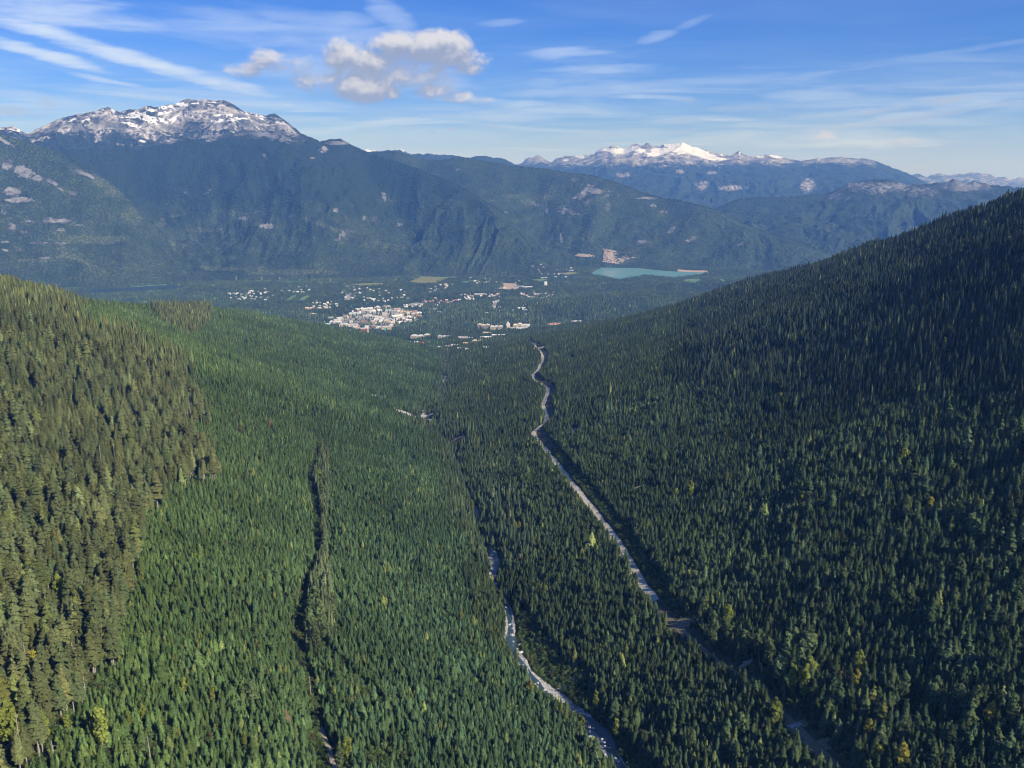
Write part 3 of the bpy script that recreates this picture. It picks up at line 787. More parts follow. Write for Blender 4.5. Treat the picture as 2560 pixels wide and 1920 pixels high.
# creek: stony bed wider than the water, the water threading through it; narrow where the trees close over it
kk = np.arange(len(CREEK_S))
_cpy = project(CREEK_S[:, 0], CREEK_S[:, 1], zat(CREEK_S[:, 0], CREEK_S[:, 1]))[1]
CREEK_OPEN = np.zeros(len(CREEK_S))
for a_, b_, w_ in [(1515, 2100, 1.0), (1378, 1462, 0.95), (1262, 1300, 0.7), (1222, 1240, 0.6), (1028, 1062, 1.3), (984, 1006, 0.9), (940, 958, 0.8), (895, 920, 0.6)]:
    CREEK_OPEN = np.maximum(CREEK_OPEN, w_ * ((_cpy > a_) & (_cpy < b_)))
CREEK_OPEN = np.convolve(np.pad(CREEK_OPEN, 4, mode='edge'), np.ones(9) / 9, 'valid')
def creek_open(x, y):
    return np.interp(y, CREEK_S[::-1, 1] if CREEK_S[0, 1] > CREEK_S[-1, 1] else CREEK_S[:, 1], CREEK_OPEN[::-1] if CREEK_S[0, 1] > CREEK_S[-1, 1] else CREEK_OPEN)
CREEK_OPEN = CREEK_OPEN * np.clip(0.85 + 1.1 * fbm(kk / 11.0, kk * 0.0 + 3.0, 44, 3), 0.25, 1.4)
bw = (1.4 + 3.6 * CREEK_OPEN)
bedl = bw * np.clip(1.0 + 1.3 * fbm(kk / 14.0, kk * 0.0, 5, 4), 0.35, 2.2); bedr = bw * np.clip(1.0 + 1.3 * fbm(kk / 14.0, kk * 0.0 + 9, 6, 4), 0.35, 2.2)
sheet('creek_bed', *ribbon(CREEK_S, bedl, bedr, 0.5, 7, 0.3, 13), M_BAR, 'pale stony bed and gravel bars along the creek', 'creek bed')
t_ = np.gradient(CREEK_S, axis=0); t_ /= np.linalg.norm(t_, axis=1, keepdims=True)
wob = bw * 1.1 * fbm(kk / 14.0, kk * 0 + 4.0, 21, 3)
WATER_PATH = CREEK_S + np.stack([-t_[:, 1], t_[:, 0]], -1) * wob[:, None]
sheet('creek', *ribbon(WATER_PATH, 1.0 + 1.8 * CREEK_OPEN, 1.0 + 1.9 * CREEK_OPEN, 0.85, 5, 1.1, 15), M_CREEK, 'grey green mountain creek running over stones between the two forested slopes', 'creek')

# lake and pond
def flat_poly(name, poly, z, mat, label, cat):
    c = poly.mean(0)
    q = smooth_path(np.vstack([poly, poly[:1]]), 160, 2)
    v = np.vstack([np.append(c, z)[None], np.column_stack([q, np.full(len(q), z)])])
    i = np.arange(1, len(q))
    f = np.stack([np.zeros_like(i), i, i + 1], -1)
    me = mesh_np(name, v, f, [mat])
    # make sure it faces up
    if me.polygons[0].normal.z < 0:
        me.flip_normals()
    return link(name, me, label, cat, 'structure')
flat_poly('lake', LAKE, 634.3, M_LAKE, 'turquoise glacial lake at the foot of the wooded ridge', 'lake')
flat_poly('pond', POND, 638.3, M_POND, 'dark blue lake end behind the near wooded slope', 'lake')

# open patches without trees: (pixel, half width and half depth in metres, what)
PATCHES = [
    (1442, 897, 20, 26, 'soil'), (1436, 1078, 9, 22, 'soil'), (1600, 1218, 15, 4, 'soil'), (1632, 1221, 9, 3, 'soil'), (902, 917, 24, 14, 'soil'), (946, 993, 34, 12, 'soil'),
    (1040, 1044, 44, 30, 'bar'), (1016, 1034, 24, 22, 'bar'), (1066, 1040, 16, 22, 'bar'), (1145, 1096, 16, 12, 'soil'), (1143, 969, 14, 18, 'soil'), (1114, 952, 12, 20, 'bar'), (1105, 998, 14, 16, 'bar'), (1116, 902, 12, 16, 'soil'),
    (1645, 825, 12, 12, 'soil'), (1985, 940, 20, 7, 'soil'), (2025, 1148, 18, 8, 'soil'), (1868, 1659, 5, 4, 'soil'), (1405, 1722, 5, 3, 'soil'), (1432, 1702, 2, 5, 'soil'),
    (1500, 1114, 8, 6, 'soil'), (1350, 870, 60, 26, 'soil'), (1335, 858, 22, 26, 'soil'), (88, 1690, 7, 5, 'soil'), (28, 1870, 5, 4, 'soil'), (20, 1105, 9, 10, 'soil'),
    (215, 760, 22, 16, 'soil'), (355, 752, 26, 14, 'soil'), (1990, 1818, 9, 6, 'verge'), (2040, 1870, 9, 8, 'verge'), (1700, 1562, 14, 9, 'verge'), (1300, 1560, 14, 20, 'none'), (1395, 1720, 26, 17, 'none'), (1340, 1655, 22, 18, 'none'), (1330, 1610, 14, 14, 'none')]
P_WORLD = []; P_BARE = []
def build_patches():
    mats = {'soil': (M_SOIL, 'clearing', 'bare soil clearing among the dark forest trees'), 'bar': (M_BAR, 'gravel_bar', 'pale gravel bar beside the creek'), 'verge': (M_VERGE, 'clearing', 'dry grassy clearing beside the gravel road')}
    for k, (px, py, rx, ry, what) in enumerate(PATCHES):
        x, y, z = hit(px, py)
        P_WORLD.append((x, y, rx, ry))
        if what != 'none':
            P_BARE.append((x, y, rx, ry))
        if what == 'none':
            continue
        a = np.linspace(0, 2 * np.pi, 33)
        rr = np.linspace(0, 1, 5)
        wig = np.clip(1 + 0.9 * fbm(np.cos(a) * 1.9 + k * 9.1, np.sin(a) * 1.9, 77, 4), 0.3, 1.8)
        X = x + np.outer(np.cos(a) * wig * rx, rr); Y = y + np.outer(np.sin(a) * wig * ry, rr)
        m, nm, lb = mats[what]
        sheet(nm, X, Y, zat(X, Y) + 0.45, m, lb, nm.replace('_', ' '))
build_patches()
def in_patch(x, y, grow=1.0):
    m = np.zeros(np.shape(x), bool)
    r = np.hypot(x, y)
    for back in (0.0, 0.4, 0.7, 1.0):        # tree tops just short of an opening would hide it
        bk = back * np.where(r > 1800, 34.0, 17.0)
        xs, ys = x * (1 + bk / r), y * (1 + bk / r)
        for (cx, cy_, rx, ry) in P_WORLD:
            m |= ((xs - cx) / (rx * grow + 1.5)) ** 2 + ((ys - cy_) / (ry * grow + 1.5)) ** 2 < 1
    return m
# ------------------------------------------------------------------ tree kinds
def m_leaf(name, col, rough=0.7, trans=0.25, var=0.35):
    """needles or leaves: the colour of the individual tree comes from its own tint"""
    m = D.materials.new(name); m.use_nodes = True
    n = Nodes(m.node_tree)
    out = n.new('ShaderNodeOutputMaterial')
    t = n.attr('tint', 'INSTANCER')
    oi = n.new('ShaderNodeObjectInfo')
    c = n.mix(1.0, col, t.outputs['Color'], 'MULTIPLY')
    f = n.noise(pos(n), 0.9, 2, 0.6)
    c = n.vmath('SCALE', c, n.ramp(f, 0.25, 0.75, 1 - var, 1 + var))
    dif = n.new('ShaderNodeBsdfDiffuse'); n.link(c, dif.inputs['Color'])
    tr = n.new('ShaderNodeBsdfTranslucent'); n.link(n.vmath('MULTIPLY', c, (1.1, 1.2, 0.6)), tr.inputs['Color'])
    mx = n.new('ShaderNodeMixShader'); mx.inputs[0].default_value = trans
    n.link(dif.outputs[0], mx.inputs[1]); n.link(tr.outputs[0], mx.inputs[2])
    n.link(mx.outputs[0], out.inputs[0])
    return m
M_NEEDLE = m_leaf('needles', (1, 1, 1), trans=0.12)
M_BROAD = m_leaf('leaves', (1, 1, 1), trans=0.3, var=0.3)
def m_bark(name, a, b):
    m, n, bs = material(name)
    p = pos(n)
    n.put(bs.inputs['Base Color'], n.mix(n.noise(p, 1.5, 4, 0.7), a, b))
    return m
M_BARK = m_bark('bark', (0.07, 0.055, 0.042), (0.14, 0.115, 0.09))
M_PALE = m_bark('pale_bark', (0.26, 0.23, 0.19), (0.42, 0.38, 0.32))

class Geo:
    def __init__(s): s.v, s.f, s.m = [], [], []
    def add(s, vs, fs, m=0):
        o = len(s.v)
        s.v += [tuple(p) for p in vs]
        for f in fs:
            s.f.append(tuple(i + o for i in f)); s.m.append(m)
    def trunk(s, h, r0, r1, sides=5, m=0, bend=0.0, z0=-1.5, rnd=random):
        bx, by = rnd.uniform(-bend, bend), rnd.uniform(-bend, bend)
        vs = []
        for k in range(4):
            t = k / 3; z = z0 + (h - z0) * t; r = r0 + (r1 - r0) * t
            for j in range(sides):
                a = 2 * math.pi * j / sides
                vs.append((bx * t * t + r * math.cos(a), by * t * t + r * math.sin(a), z))
        fs = []
        for k in range(3):
            for j in range(sides):
                a, b = k * sides + j, k * sides + (j + 1) % sides
                fs += [(a, b, b + sides), (a, b + sides, a + sides)]
        s.add(vs, fs, m)
    def mesh(s, name, mats):
        return mesh_np(name, s.v, np.array(s.f), mats, mat_idx=s.m)

def conifer(g, h, rad, tiers, blades, base, droop, seed, m=0, pw=0.85, ragged=0.25, gapp=0.0, top=1.0):
    rd = random.Random(seed)
    for k in range(tiers):
        t = k / tiers
        z = h * (base + (0.985 - base) * t)
        prof = min(1.0, (t + 0.10) / 0.22) * (1 - t) ** pw * top + 0.05
        a0 = rd.uniform(0, 6.28)
        for j in range(blades):
            if rd.random() < gapp: continue
            L = rad * prof * rd.uniform(1 - ragged, 1 + ragged)
            a = a0 + 2 * math.pi * j / blades + rd.uniform(-0.25, 0.25)
            w = max(L * math.sin(math.pi / blades) * rd.uniform(1.0, 1.45), 0.25)
            dz = droop * L * rd.uniform(0.6, 1.4); zz = z + rd.uniform(-0.5, 0.5) * h / tiers
            ca, sa = math.cos(a), math.sin(a)
            def P(r, s, dzz): return (ca * r - sa * s, sa * r + ca * s, zz + dzz)
            g.add([P(0, 0, 0.22 * L + 0.02 * h), P(0.58 * L, -w, -dz * 0.75), P(0.58 * L, w, -dz * 0.75), P(L, 0, -dz), P(0.5 * L, 0, -dz * 0.25 + 0.10 * L)],
                  [(0, 1, 4), (0, 4, 2), (1, 3, 4), (4, 3, 2)], m)
    g.add([(0.22, 0, h * 0.93), (-0.12, 0.2, h * 0.93), (-0.12, -0.2, h * 0.93), (0, 0, h * 1.02)], [(0, 1, 3), (1, 2, 3), (2, 0, 3)], m)
def conifer_low(g, h, rad, tiers, blades, base, seed, m=0, pw=0.85):
    rd = random.Random(seed)
    for k in range(tiers):
        t = k / tiers
        z0 = h * (base + (1 - base) * t); z1 = min(h * 1.01, z0 + h * 0.34)
        r = rad * min(1.0, (t + 0.12) / 0.2) * (1 - t) ** pw + 0.1
        a0 = rd.uniform(0, 6.28)
        vs = [(0, 0, z1)]
        for j in range(blades * 2):
            a = a0 + math.pi * j / blades
            q = r * (rd.uniform(0.9, 1.2) if j % 2 == 0 else rd.uniform(0.45, 0.6))
            vs.append((q * math.cos(a), q * math.sin(a), z0 - (0.05 if j % 2 == 0 else -0.06) * h + rd.uniform(-0.02, 0.02) * h))
        g.add(vs, [(0, 1 + j, 1 + (j + 1) % (2 * blades)) for j in range(2 * blades)], m)
def broadleaf(g, h, rad, n, seed, base=0.22, m=0, lobes=9, size=0.95, narrow=1.0):
    rd = random.Random(seed)
    ls = []
    for k in range(lobes):
        t = (k + 0.5) / lobes
        rr = rad * math.sin(math.pi * (0.18 + 0.74 * t)) ** 0.8
        a = k * 2.4 + rd.uniform(-0.5, 0.5)
        ls.append((rr * 0.45 * math.cos(a), rr * 0.45 * math.sin(a), h * (base + (0.93 - base) * t), rr * rd.uniform(0.55, 0.8)))
    for i in range(n):
        x, y, z, q = ls[i % lobes]
        th, u = rd.uniform(0, 6.28), rd.uniform(-0.75, 1)
        w = math.sqrt(max(0, 1 - u * u)); f = q * rd.uniform(0.75, 1.08)
        c = (x + f * w * math.cos(th), y + f * w * math.sin(th), z + f * u * 1.15)
        sz = size * rd.uniform(0.6, 1.3)
        e1 = np.array([rd.gauss(0, 1), rd.gauss(0, 1), rd.gauss(0, 0.6)]); e1 /= np.linalg.norm(e1)
        nn = np.array([w * math.cos(th), w * math.sin(th), u + 0.35]) + np.array([rd.gauss(0, .4), rd.gauss(0, .4), rd.gauss(0, .4)])
        e2 = np.cross(nn, e1); e2 /= np.linalg.norm(e2) + 1e-6
        e1 = np.cross(e2, nn); e1 /= np.linalg.norm(e1) + 1e-6
        c = np.array(c)
        g.add([c - e1 * sz, c - e2 * sz * 0.6, c + e1 * sz, c + e2 * sz * 0.6], [(0, 1, 2), (0, 2, 3)], m)

KINDS = D.collections.new('tree_kinds')      # shapes that the forests repeat
KIND_LIST = []
def add_kind(name, crown, trunk, bark=M_BARK, leaf=M_NEEDLE):
    """keeps crown and trunk as separate meshes for single trees and one joined mesh for the mass"""
    gc, gt = Geo(), Geo()
    crown(gc); trunk(gt)
    both = Geo(); both.add(gc.v, gc.f, 0); both.add(gt.v, gt.f, 1)
    me = both.mesh(name, [leaf, bark])
    o = D.objects.new('%03d_%s' % (len(KIND_LIST), name), me)
    KINDS.objects.link(o)
    KIND_LIST.append((name, gc.mesh(name + '_crown', [leaf]), gt.mesh(name + '_trunk', [bark])))
    return len(KIND_LIST) - 1
K = {}
# unit heights: each kind is built at its own size in metres and scaled a little per tree
K['young'] = [add_kind('young', lambda g, i=i: conifer(g, 15 + 0.8 * (i % 3), 2.7 + 0.35 * (i % 3), 14, 7, 0.05, 0.44, 100 + i, pw=0.52, ragged=0.42, gapp=0.06), lambda g: g.trunk(15, 0.22, 0.04)) for i in range(7)]
K['wide'] = [add_kind('wide', lambda g, i=i: conifer(g, 17 + (i % 3), 3.1 + 0.3 * (i % 2), 14, 7, 0.08, 0.36, 200 + i, pw=0.58, ragged=0.42, gapp=0.08), lambda g: g.trunk(17, 0.28, 0.05)) for i in range(5)]
K['old'] = [add_kind('old', lambda g, i=i: conifer(g, 33, 4.3, 17, 6, 0.26 + 0.05 * (i % 3), 0.30, 300 + i, pw=0.50, ragged=0.42, gapp=0.14), lambda g: g.trunk(31, 0.55, 0.12, 6), bark=M_PALE) for i in range(6)]
K['spire'] = [add_kind('spire', lambda g, i=i: conifer(g, 28, 2.6, 18, 6, 0.10, 0.40, 400 + i, pw=0.55, ragged=0.4, gapp=0.10), lambda g: g.trunk(27, 0.4, 0.06)) for i in range(4)]
K['broad'] = [add_kind('broad', lambda g, i=i: broadleaf(g, 17, 4.2 - 0.3 * (i % 3), 420, 500 + i), lambda g: g.trunk(12, 0.3, 0.08), bark=M_PALE, leaf=M_BROAD) for i in range(4)]
K['shrub'] = [add_kind('shrub', lambda g, i=i: broadleaf(g, 4.2, 3.0, 120, 600 + i, base=0.1, lobes=5, size=0.7), lambda g: g.trunk(2.5, 0.12, 0.05, 4), leaf=M_BROAD) for i in range(3)]
K['low'] = [add_kind('low', lambda g, i=i: conifer_low(g, 17, 2.9, 5, 5, 0.08, 700 + i, pw=0.75), lambda g: g.trunk(8, 0.3, 0.15, 3)) for i in range(4)]
K['lowtall'] = [add_kind('lowtall', lambda g, i=i: conifer_low(g, 28, 3.9, 6, 5, 0.2, 720 + i, pw=0.6), lambda g: g.trunk(14, 0.5, 0.25, 3)) for i in range(4)]

def conifer_cluster(g, seed, n=7, spread=11.0):
    rd = random.Random(seed)
    for j in range(n):
        gg = Geo(); hh = rd.uniform(14, 25)
        conifer_low(gg, hh, rd.uniform(2.4, 3.6), 3, 4, 0.1, seed * 31 + j, pw=0.75)
        x, y = rd.uniform(-spread, spread), rd.uniform(-spread, spread)
        g.add([(a + x, b + y, c - 2) for a, b, c in gg.v], gg.f, 0)
K['cluster'] = [add_kind('cluster', lambda g, i=i: conifer_cluster(g, 900 + i), lambda g: g.trunk(6, 0.3, 0.2, 3)) for i in range(5)]

K['poplar'] = [add_kind('poplar', lambda g, i=i: broadleaf(g, 20, 3.0, 420, 540 + i, lobes=10, base=0.15, size=0.85), lambda g: g.trunk(15, 0.3, 0.08), bark=M_PALE, leaf=M_BROAD) for i in range(3)]
# ------------------------------------------------------------------ a mass of trees as one object
def mass_group():
    ng = D.node_groups.new('tree_mass', 'GeometryNodeTree')
    ng.interface.new_socket('Geometry', in_out='INPUT', socket_type='NodeSocketGeometry')
    ng.interface.new_socket('Geometry', in_out='OUTPUT', socket_type='NodeSocketGeometry')
    nd = ng.nodes; lk = ng.links.new
    gi, go = nd.new('NodeGroupInput'), nd.new('NodeGroupOutput')
    iop = nd.new('GeometryNodeInstanceOnPoints')
    ci = nd.new('GeometryNodeCollectionInfo'); ci.inputs['Collection'].default_value = KINDS
    ci.inputs['Separate Children'].default_value = True; ci.inputs['Reset Children'].default_value = True
    def na(name, t):
        a = nd.new('GeometryNodeInputNamedAttribute'); a.data_type = t; a.inputs['Name'].default_value = name
        return a.outputs['Attribute']
    lk(gi.outputs[0], iop.inputs['Points']); lk(ci.outputs[0], iop.inputs['Instance'])
    iop.inputs['Pick Instance'].default_value = True
    lk(na('kind_index', 'INT'), iop.inputs['Instance Index'])
    lk(na('turn', 'FLOAT_VECTOR'), iop.inputs['Rotation'])
    lk(na('size', 'FLOAT_VECTOR'), iop.inputs['Scale'])
    lk(iop.outputs[0], go.inputs[0])
    return ng
MASS = mass_group()
def tree_mass(name, label, cat, T):
    if not len(T['x']): return None
    n = len(T['x'])
    me = D.meshes.new(name)
    me.vertices.add(n)
    me.vertices.foreach_set('co', np.stack([T['x'], T['y'], T['z']], -1).astype(np.float32).ravel())
    a = me.attributes.new('kind_index', 'INT', 'POINT'); a.data.foreach_set('value', T['k'].astype(np.int32))
    turn = np.stack([T['lean'][:, 0], T['lean'][:, 1], T['rot']], -1)
    a = me.attributes.new('turn', 'FLOAT_VECTOR', 'POINT'); a.data.foreach_set('vector', turn.astype(np.float32).ravel())
    s = np.stack([T['w'], T['w'], T['h']], -1)
    a = me.attributes.new('size', 'FLOAT_VECTOR', 'POINT'); a.data.foreach_set('vector', s.astype(np.float32).ravel())
    a = me.attributes.new('tint', 'FLOAT_VECTOR', 'POINT'); a.data.foreach_set('vector', T['tint'].astype(np.float32).ravel())
    o = link(name, me, label, cat, 'stuff')
    md = o.modifiers.new('trees', 'NODES'); md.node_group = MASS
    return o
# ------------------------------------------------------------------ where the trees stand
OLD_POLY = [(-600, 500), (0, 660), (135, 705), (150, 735), (190, 775), (220, 830), (339, 842), (366, 880), (436, 903), (478, 940), (478, 978), (440, 990), (517, 1012), (517, 1062), (440, 1064), (482, 1100), (540, 1165), (532, 1212), (428, 1210), (409, 1225), (397, 1280),
            (360, 1300), (351, 1396), (347, 1470), (309, 1548), (301, 1627), (318, 1666), (240, 1680), (216, 1755), (123, 1872), (62, 1925), (20, 2000), (-600, 2100)]
CLUMP_POLY = [(382, 745), (460, 742), (535, 752), (528, 800), (490, 838), (416, 818), (382, 780)]
UPPER_POLY = [(1746, 735), (1740, 790), (1720, 850), (1735, 950), (1785, 1000), (1927, 990), (2040, 1000), (2300, 1010), (2800, 1020), (2900, 200), (2500, 400)]
RIPARIAN = [(1095, 1010), (1120, 1030), (1190, 1090), (1215, 1160), (1240, 1240), (1300, 1240), (1345, 1330), (1330, 1400), (1270, 1420), (1200, 1330), (1140, 1300), (1100, 1240), (1130, 1180), (1080, 1100), (1020, 1070)]
ALDER = [(1345, 1690), (1400, 1660), (1440, 1672), (1480, 1720), (1520, 1800), (1600, 1890), (1720, 1990), (1560, 1990), (1545, 1890), (1500, 1810), (1440, 1752), (1375, 1712)]
ALDER2 = [(1300, 1520), (1345, 1540), (1350, 1600), (1320, 1640), (1300, 1600)]
BRIGHT_STRIP = [(800, 1115), (822, 1140), (822, 1260), (815, 1330), (830, 1480), (835, 1600), (800, 1650), (760, 1640), (752, 1560), (775, 1480), (798, 1400), (800, 1300), (785, 1250), (782, 1180)]

def candidates(r0, r1, sp, seed, az_lim=0.68):
    g = np.random.default_rng(seed)
    xm = r1 * math.sin(az_lim)
    xs = np.arange(-xm, xm, sp); ys = np.arange(r0 * math.cos(az_lim) * 0.95, r1, sp)
    X, Y = np.meshgrid(xs, ys)
    X = X + (np.arange(len(ys)) % 2)[:, None] * sp * 0.5
    X = X.ravel() + g.uniform(-0.42, 0.42, X.size) * sp; Y = Y.ravel() + g.uniform(-0.42, 0.42, Y.size) * sp
    r = np.hypot(X, Y); a = np.abs(np.arctan2(X, Y))
    m = (r >= r0) & (r < r1) & (a < az_lim)
    return X[m], Y[m]

def grow(r0, r1, sp, seed, near):
    x, y = candidates(r0, r1, sp, seed)
    z = zat(x, y)
    m = seen(x, y, z, 34 if r1 < 5600 else 24)
    x, y, z = x[m], y[m], z[m]
    px, py = project(x, y, z)
    m = (px > -140) & (px < 2700) & (py < 2200)
    x, y, z, px, py = (v[m] for v in (x, y, z, px, py))
    rd = side_dist(x, y, ROAD)
    # side_dist is positive to the left of the walking direction near-ward; keep the cut wider uphill
    up = rd if ROAD_UP > 0 else -rd
    clear = np.where(py < 1490, 21.0, np.where(py < 1560, 14.0, 9.5)); shy = np.where(py < 1490, -4.8 + 3.2 * (fbm(x / 35, y / 35, 401, 3) > 0.25), -4.4)
    m = ~((up > shy) & (up < clear))
    dc = dist_polyline(x, y, CREEK_S[::6])
    m &= dc > 1.8 + 5.0 * creek_open(x, y)
    m &= dist_polyline(x, y, SIDE_TRACK[::4]) > 9
    m &= dist_polyline(x, y, LEFT_TRACK[::4]) > 4
    m &= ~in_patch(x, y)
    m &= ~(in_poly(x, y, LAKE) | in_poly(x, y, POND))
    m &= dist_polyline(x, y, GULLY) > 5
    x, y, z, px, py, dc = (v[m] for v in (x, y, z, px, py, dc))
    g = np.random.default_rng(seed + 1)
    n = len(x)
    u = g.random(n)
    big = fbm(x / 160, y / 160, 91, 4); med = fbm(x / 45, y / 45, 95, 3)
    stand = np.full(n, 1)                                   # 0 young sunlit, 1 creek side, 2 old, 3 upper dark, 4 riverside, 5 alder, 6 bright strip
    cx = creek_x(np.clip(y, -800, 6000))
    stand[(x < cx - 30 + 40 * big)] = 0
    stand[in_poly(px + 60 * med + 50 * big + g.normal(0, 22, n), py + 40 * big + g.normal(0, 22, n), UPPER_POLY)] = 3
    stand[in_poly(px + 26 * med + g.normal(0, 7, n), py + 22 * big + g.normal(0, 7, n), OLD_POLY) | in_poly(px, py, CLUMP_POLY)] = 2
    stand[in_poly(px + 16 * med + g.normal(0, 7, n), py + 20 * big, RIPARIAN) | ((dc < 26) & (y > 1000))] = 4
    stand[in_poly(px, py, ALDER) | in_poly(px, py, ALDER2) | ((dc < 14) & (u < 0.5) & (y < 1100))] = 5
    stand[in_poly(px, py, BRIGHT_STRIP)] = 6
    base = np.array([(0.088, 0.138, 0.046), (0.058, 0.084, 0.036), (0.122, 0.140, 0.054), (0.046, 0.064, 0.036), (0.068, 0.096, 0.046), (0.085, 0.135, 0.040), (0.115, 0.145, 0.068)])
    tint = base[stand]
    # the young stand turns from yellow green above the old trees to blue green by the creek
    tcol = np.clip((px - 350) / 700, 0, 1)[:, None]
    tint = np.where((stand == 0)[:, None], tint * (1 - tcol) * np.array([1.08, 1.04, 0.95]) + tcol * np.array([0.060, 0.100, 0.044]), tint)
    yel = (g.random(n) < 0.012 + 0.09 * (med > 0.32) + 0.05 * ((stand == 2) & (py > 1250))) & (stand < 4)
    tint = np.where(yel[:, None], np.array([0.150, 0.175, 0.052]), tint)
    rusty = (g.random(n) < 0.0008)
    tint = np.where(rusty[:, None], np.array([0.12, 0.085, 0.045]), tint)
    val = np.exp(g.normal(0, 0.25, n) + 0.30 * big + 0.24 * med)
    hue = g.normal(0, 0.06, n)
    tint = tint * val[:, None] * np.stack([1 + hue, 1 + 0 * hue, 1 - 0.8 * hue], -1)
    kinds = np.zeros(n, int); h = np.ones(n)
    rr = np.hypot(x, y)
    def pick(mask, names, lo, hi):
        c = int(mask.sum())
        allk = np.array([k for nm in names for k in K[nm]])
        kinds[mask] = allk[g.integers(0, len(allk), c)]
        h[mask] = (lo + hi) / 2 * np.exp(np.clip(g.normal(0, 0.20, c), -0.5, 0.42)) * (1 + 0.22 * big[mask] + 0.14 * med[mask])
    if near:
        pick(stand == 0, ['young'], 0.44, 0.66); pick(stand == 1, ['young', 'young', 'wide'], 0.52, 0.78)
        far_r = (stand == 1) & (px > 1900 + 200 * med)
        pick(far_r, ['wide'], 0.62, 0.92)
        pick(stand == 2, ['old'], 0.78, 1.1); pick(stand == 3, ['spire', 'wide'], 0.6, 0.9); pick(stand == 4, ['spire', 'young', 'young'], 0.5, 0.85)
        pick(stand == 5, ['shrub'], 0.5, 1.0); pick(stand == 6, ['spire', 'broad'], 0.5, 0.85)
    else:
        pick(stand == 0, ['low'], 0.55, 0.85); pick(stand == 1, ['low'], 0.6, 0.92); pick(stand == 2, ['lowtall'], 0.7, 1.0); pick(stand == 3, ['lowtall'], 0.52, 0.82)
        pick(stand == 4, ['lowtall', 'low', 'low'], 0.5, 0.85); pick(stand == 5, ['low'], 0.5, 0.8); pick(stand == 6, ['lowtall'], 0.7, 1.0)
    tall = (g.random(n) < 0.05) & (stand < 2)                                        # a few older trees stand above the rest
    h = np.where(tall, h * 1.45, h)
    keep = np.ones(n, bool)
    keep &= ~((stand == 2) & (g.random(n) < (0.76 if near else 0.6)))           # big trees stand farther apart
    keep &= ~((stand == 3) & (g.random(n) < 0.45))
    keep &= ~((stand == 4) & (g.random(n) < 0.45))
    gap = fbm(x / 26, y / 26, 133, 2)
    keep &= ~((gap > 0.46) & (g.random(n) < 0.8))                                # chance holes where the dark ground shows
    w = h * g.uniform(0.85, 1.18, n) * (max(1.0, sp / 5.0))
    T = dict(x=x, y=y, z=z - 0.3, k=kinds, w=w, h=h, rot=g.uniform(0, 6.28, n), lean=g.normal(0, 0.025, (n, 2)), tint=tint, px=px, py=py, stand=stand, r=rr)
    return {k_: v[keep] for k_, v in T.items()}
def take(T, m):
    return {k_: v[m] for k_, v in T.items()}
def join(*Ts):
    return {k_: np.concatenate([t[k_] for t in Ts]) for k_ in Ts[0]}

# which side of the road lies uphill (towards the taller wall of the valley)
_mid = ROAD[len(ROAD) * 2 // 3]; _pr = np.array([_mid[0] + 20]), np.array([_mid[1]])
ROAD_UP = float(np.sign(side_dist(*_pr, ROAD)[0])); ROAD_CLEAR = 17.0

bands = [grow(240, 900, 3.1, 1000, True), grow(900, 1600, 3.7, 1100, True), grow(1600, 2600, 4.6, 1200, False), grow(2600, 4000, 6.2, 1300, False), grow(4000, 5700, 8.0, 1400, False)]
FOREST = join(*bands)
print('forest points', [len(b['x']) for b in bands])
# ------------------------------------------------------------------ single trees: the ones that show largest are things of their own
def single_tree(name, k, x, y, z, w, h, rot, tint, label, cat, group):
    nm, crown, trunk = KIND_LIST[k]
    e = D.objects.new(name, None); COL.objects.link(e)
    e.location = (x, y, z); e.rotation_euler = (0, 0, rot); e.scale = (w, w, h)
    e['label'] = label; e['category'] = cat; e['group'] = group
    for part, me in (('crown', crown), ('trunk', trunk)):
        o = D.objects.new(part, me); COL.objects.link(o); o.parent = e
        o['tint'] = [float(t) for t in tint]
    return e
def pull(mask, n):
    """index of the n trees of a mask that show largest"""
    idx = np.nonzero(mask & (FOREST['px'] > 0) & (FOREST['px'] < 2560) & (FOREST['py'] < 1960))[0]
    hh = np.array([len(KIND_LIST[k][0]) for k in FOREST['k'][idx]])
    size = FOREST['h'][idx] * np.where(np.isin(FOREST['k'][idx], K['old']), 33, 16) / FOREST['r'][idx]
    return idx[np.argsort(-size)[:n]]
gone = np.zeros(len(FOREST['x']), bool)
ST = FOREST['stand']
WHERE = {0: ('young bright green conifer packed among many alike on the sunlit slope', 'young conifers on the sunlit slope'),
         1: ('dark blue green conifer packed among many alike near the creek and road', 'dark conifers around the creek and road'),
         3: ('tall dark conifer on the shaded slope', 'tall dark conifers on the shaded slope'),
         4: ('tall narrow conifer beside the creek', 'tall conifers along the creek'),
         6: ('pale green tree beside the narrow forest gully', 'pale trees along the gully')}
def traits(i):
    F = FOREST
    t = F['tint'][i]; lum = float(t.mean()); x, y = float(F['x'][i]), float(F['y'][i])
    tone = 'yellow tinged' if t[0] > 0.86 * t[1] else 'pale' if lum > 0.115 else 'dark' if lum < 0.062 else 'deep green' if lum < 0.088 else 'mid green'
    return tone
def spot(i):
    x, y, py = float(FOREST['x'][i]), float(FOREST['y'][i]), float(FOREST['py'][i])
    rx = float(ROAD[np.argmin(np.abs(ROAD[:, 1] - y)), 0]); cx = float(creek_x(y)); gx = float(np.interp(y, [g[1] for g in GULLY], [g[0] for g in GULLY]))
    place = 'uphill of the road' if x > rx else 'between the creek and the road' if x > cx else 'between the gully and the creek' if x > gx else 'between the old firs and the gully'
    where = 'at the bottom edge' if py > 1850 else 'near the bottom edge' if py > 1700 else 'farther from the bottom edge'
    return place, where
HSORT = {}
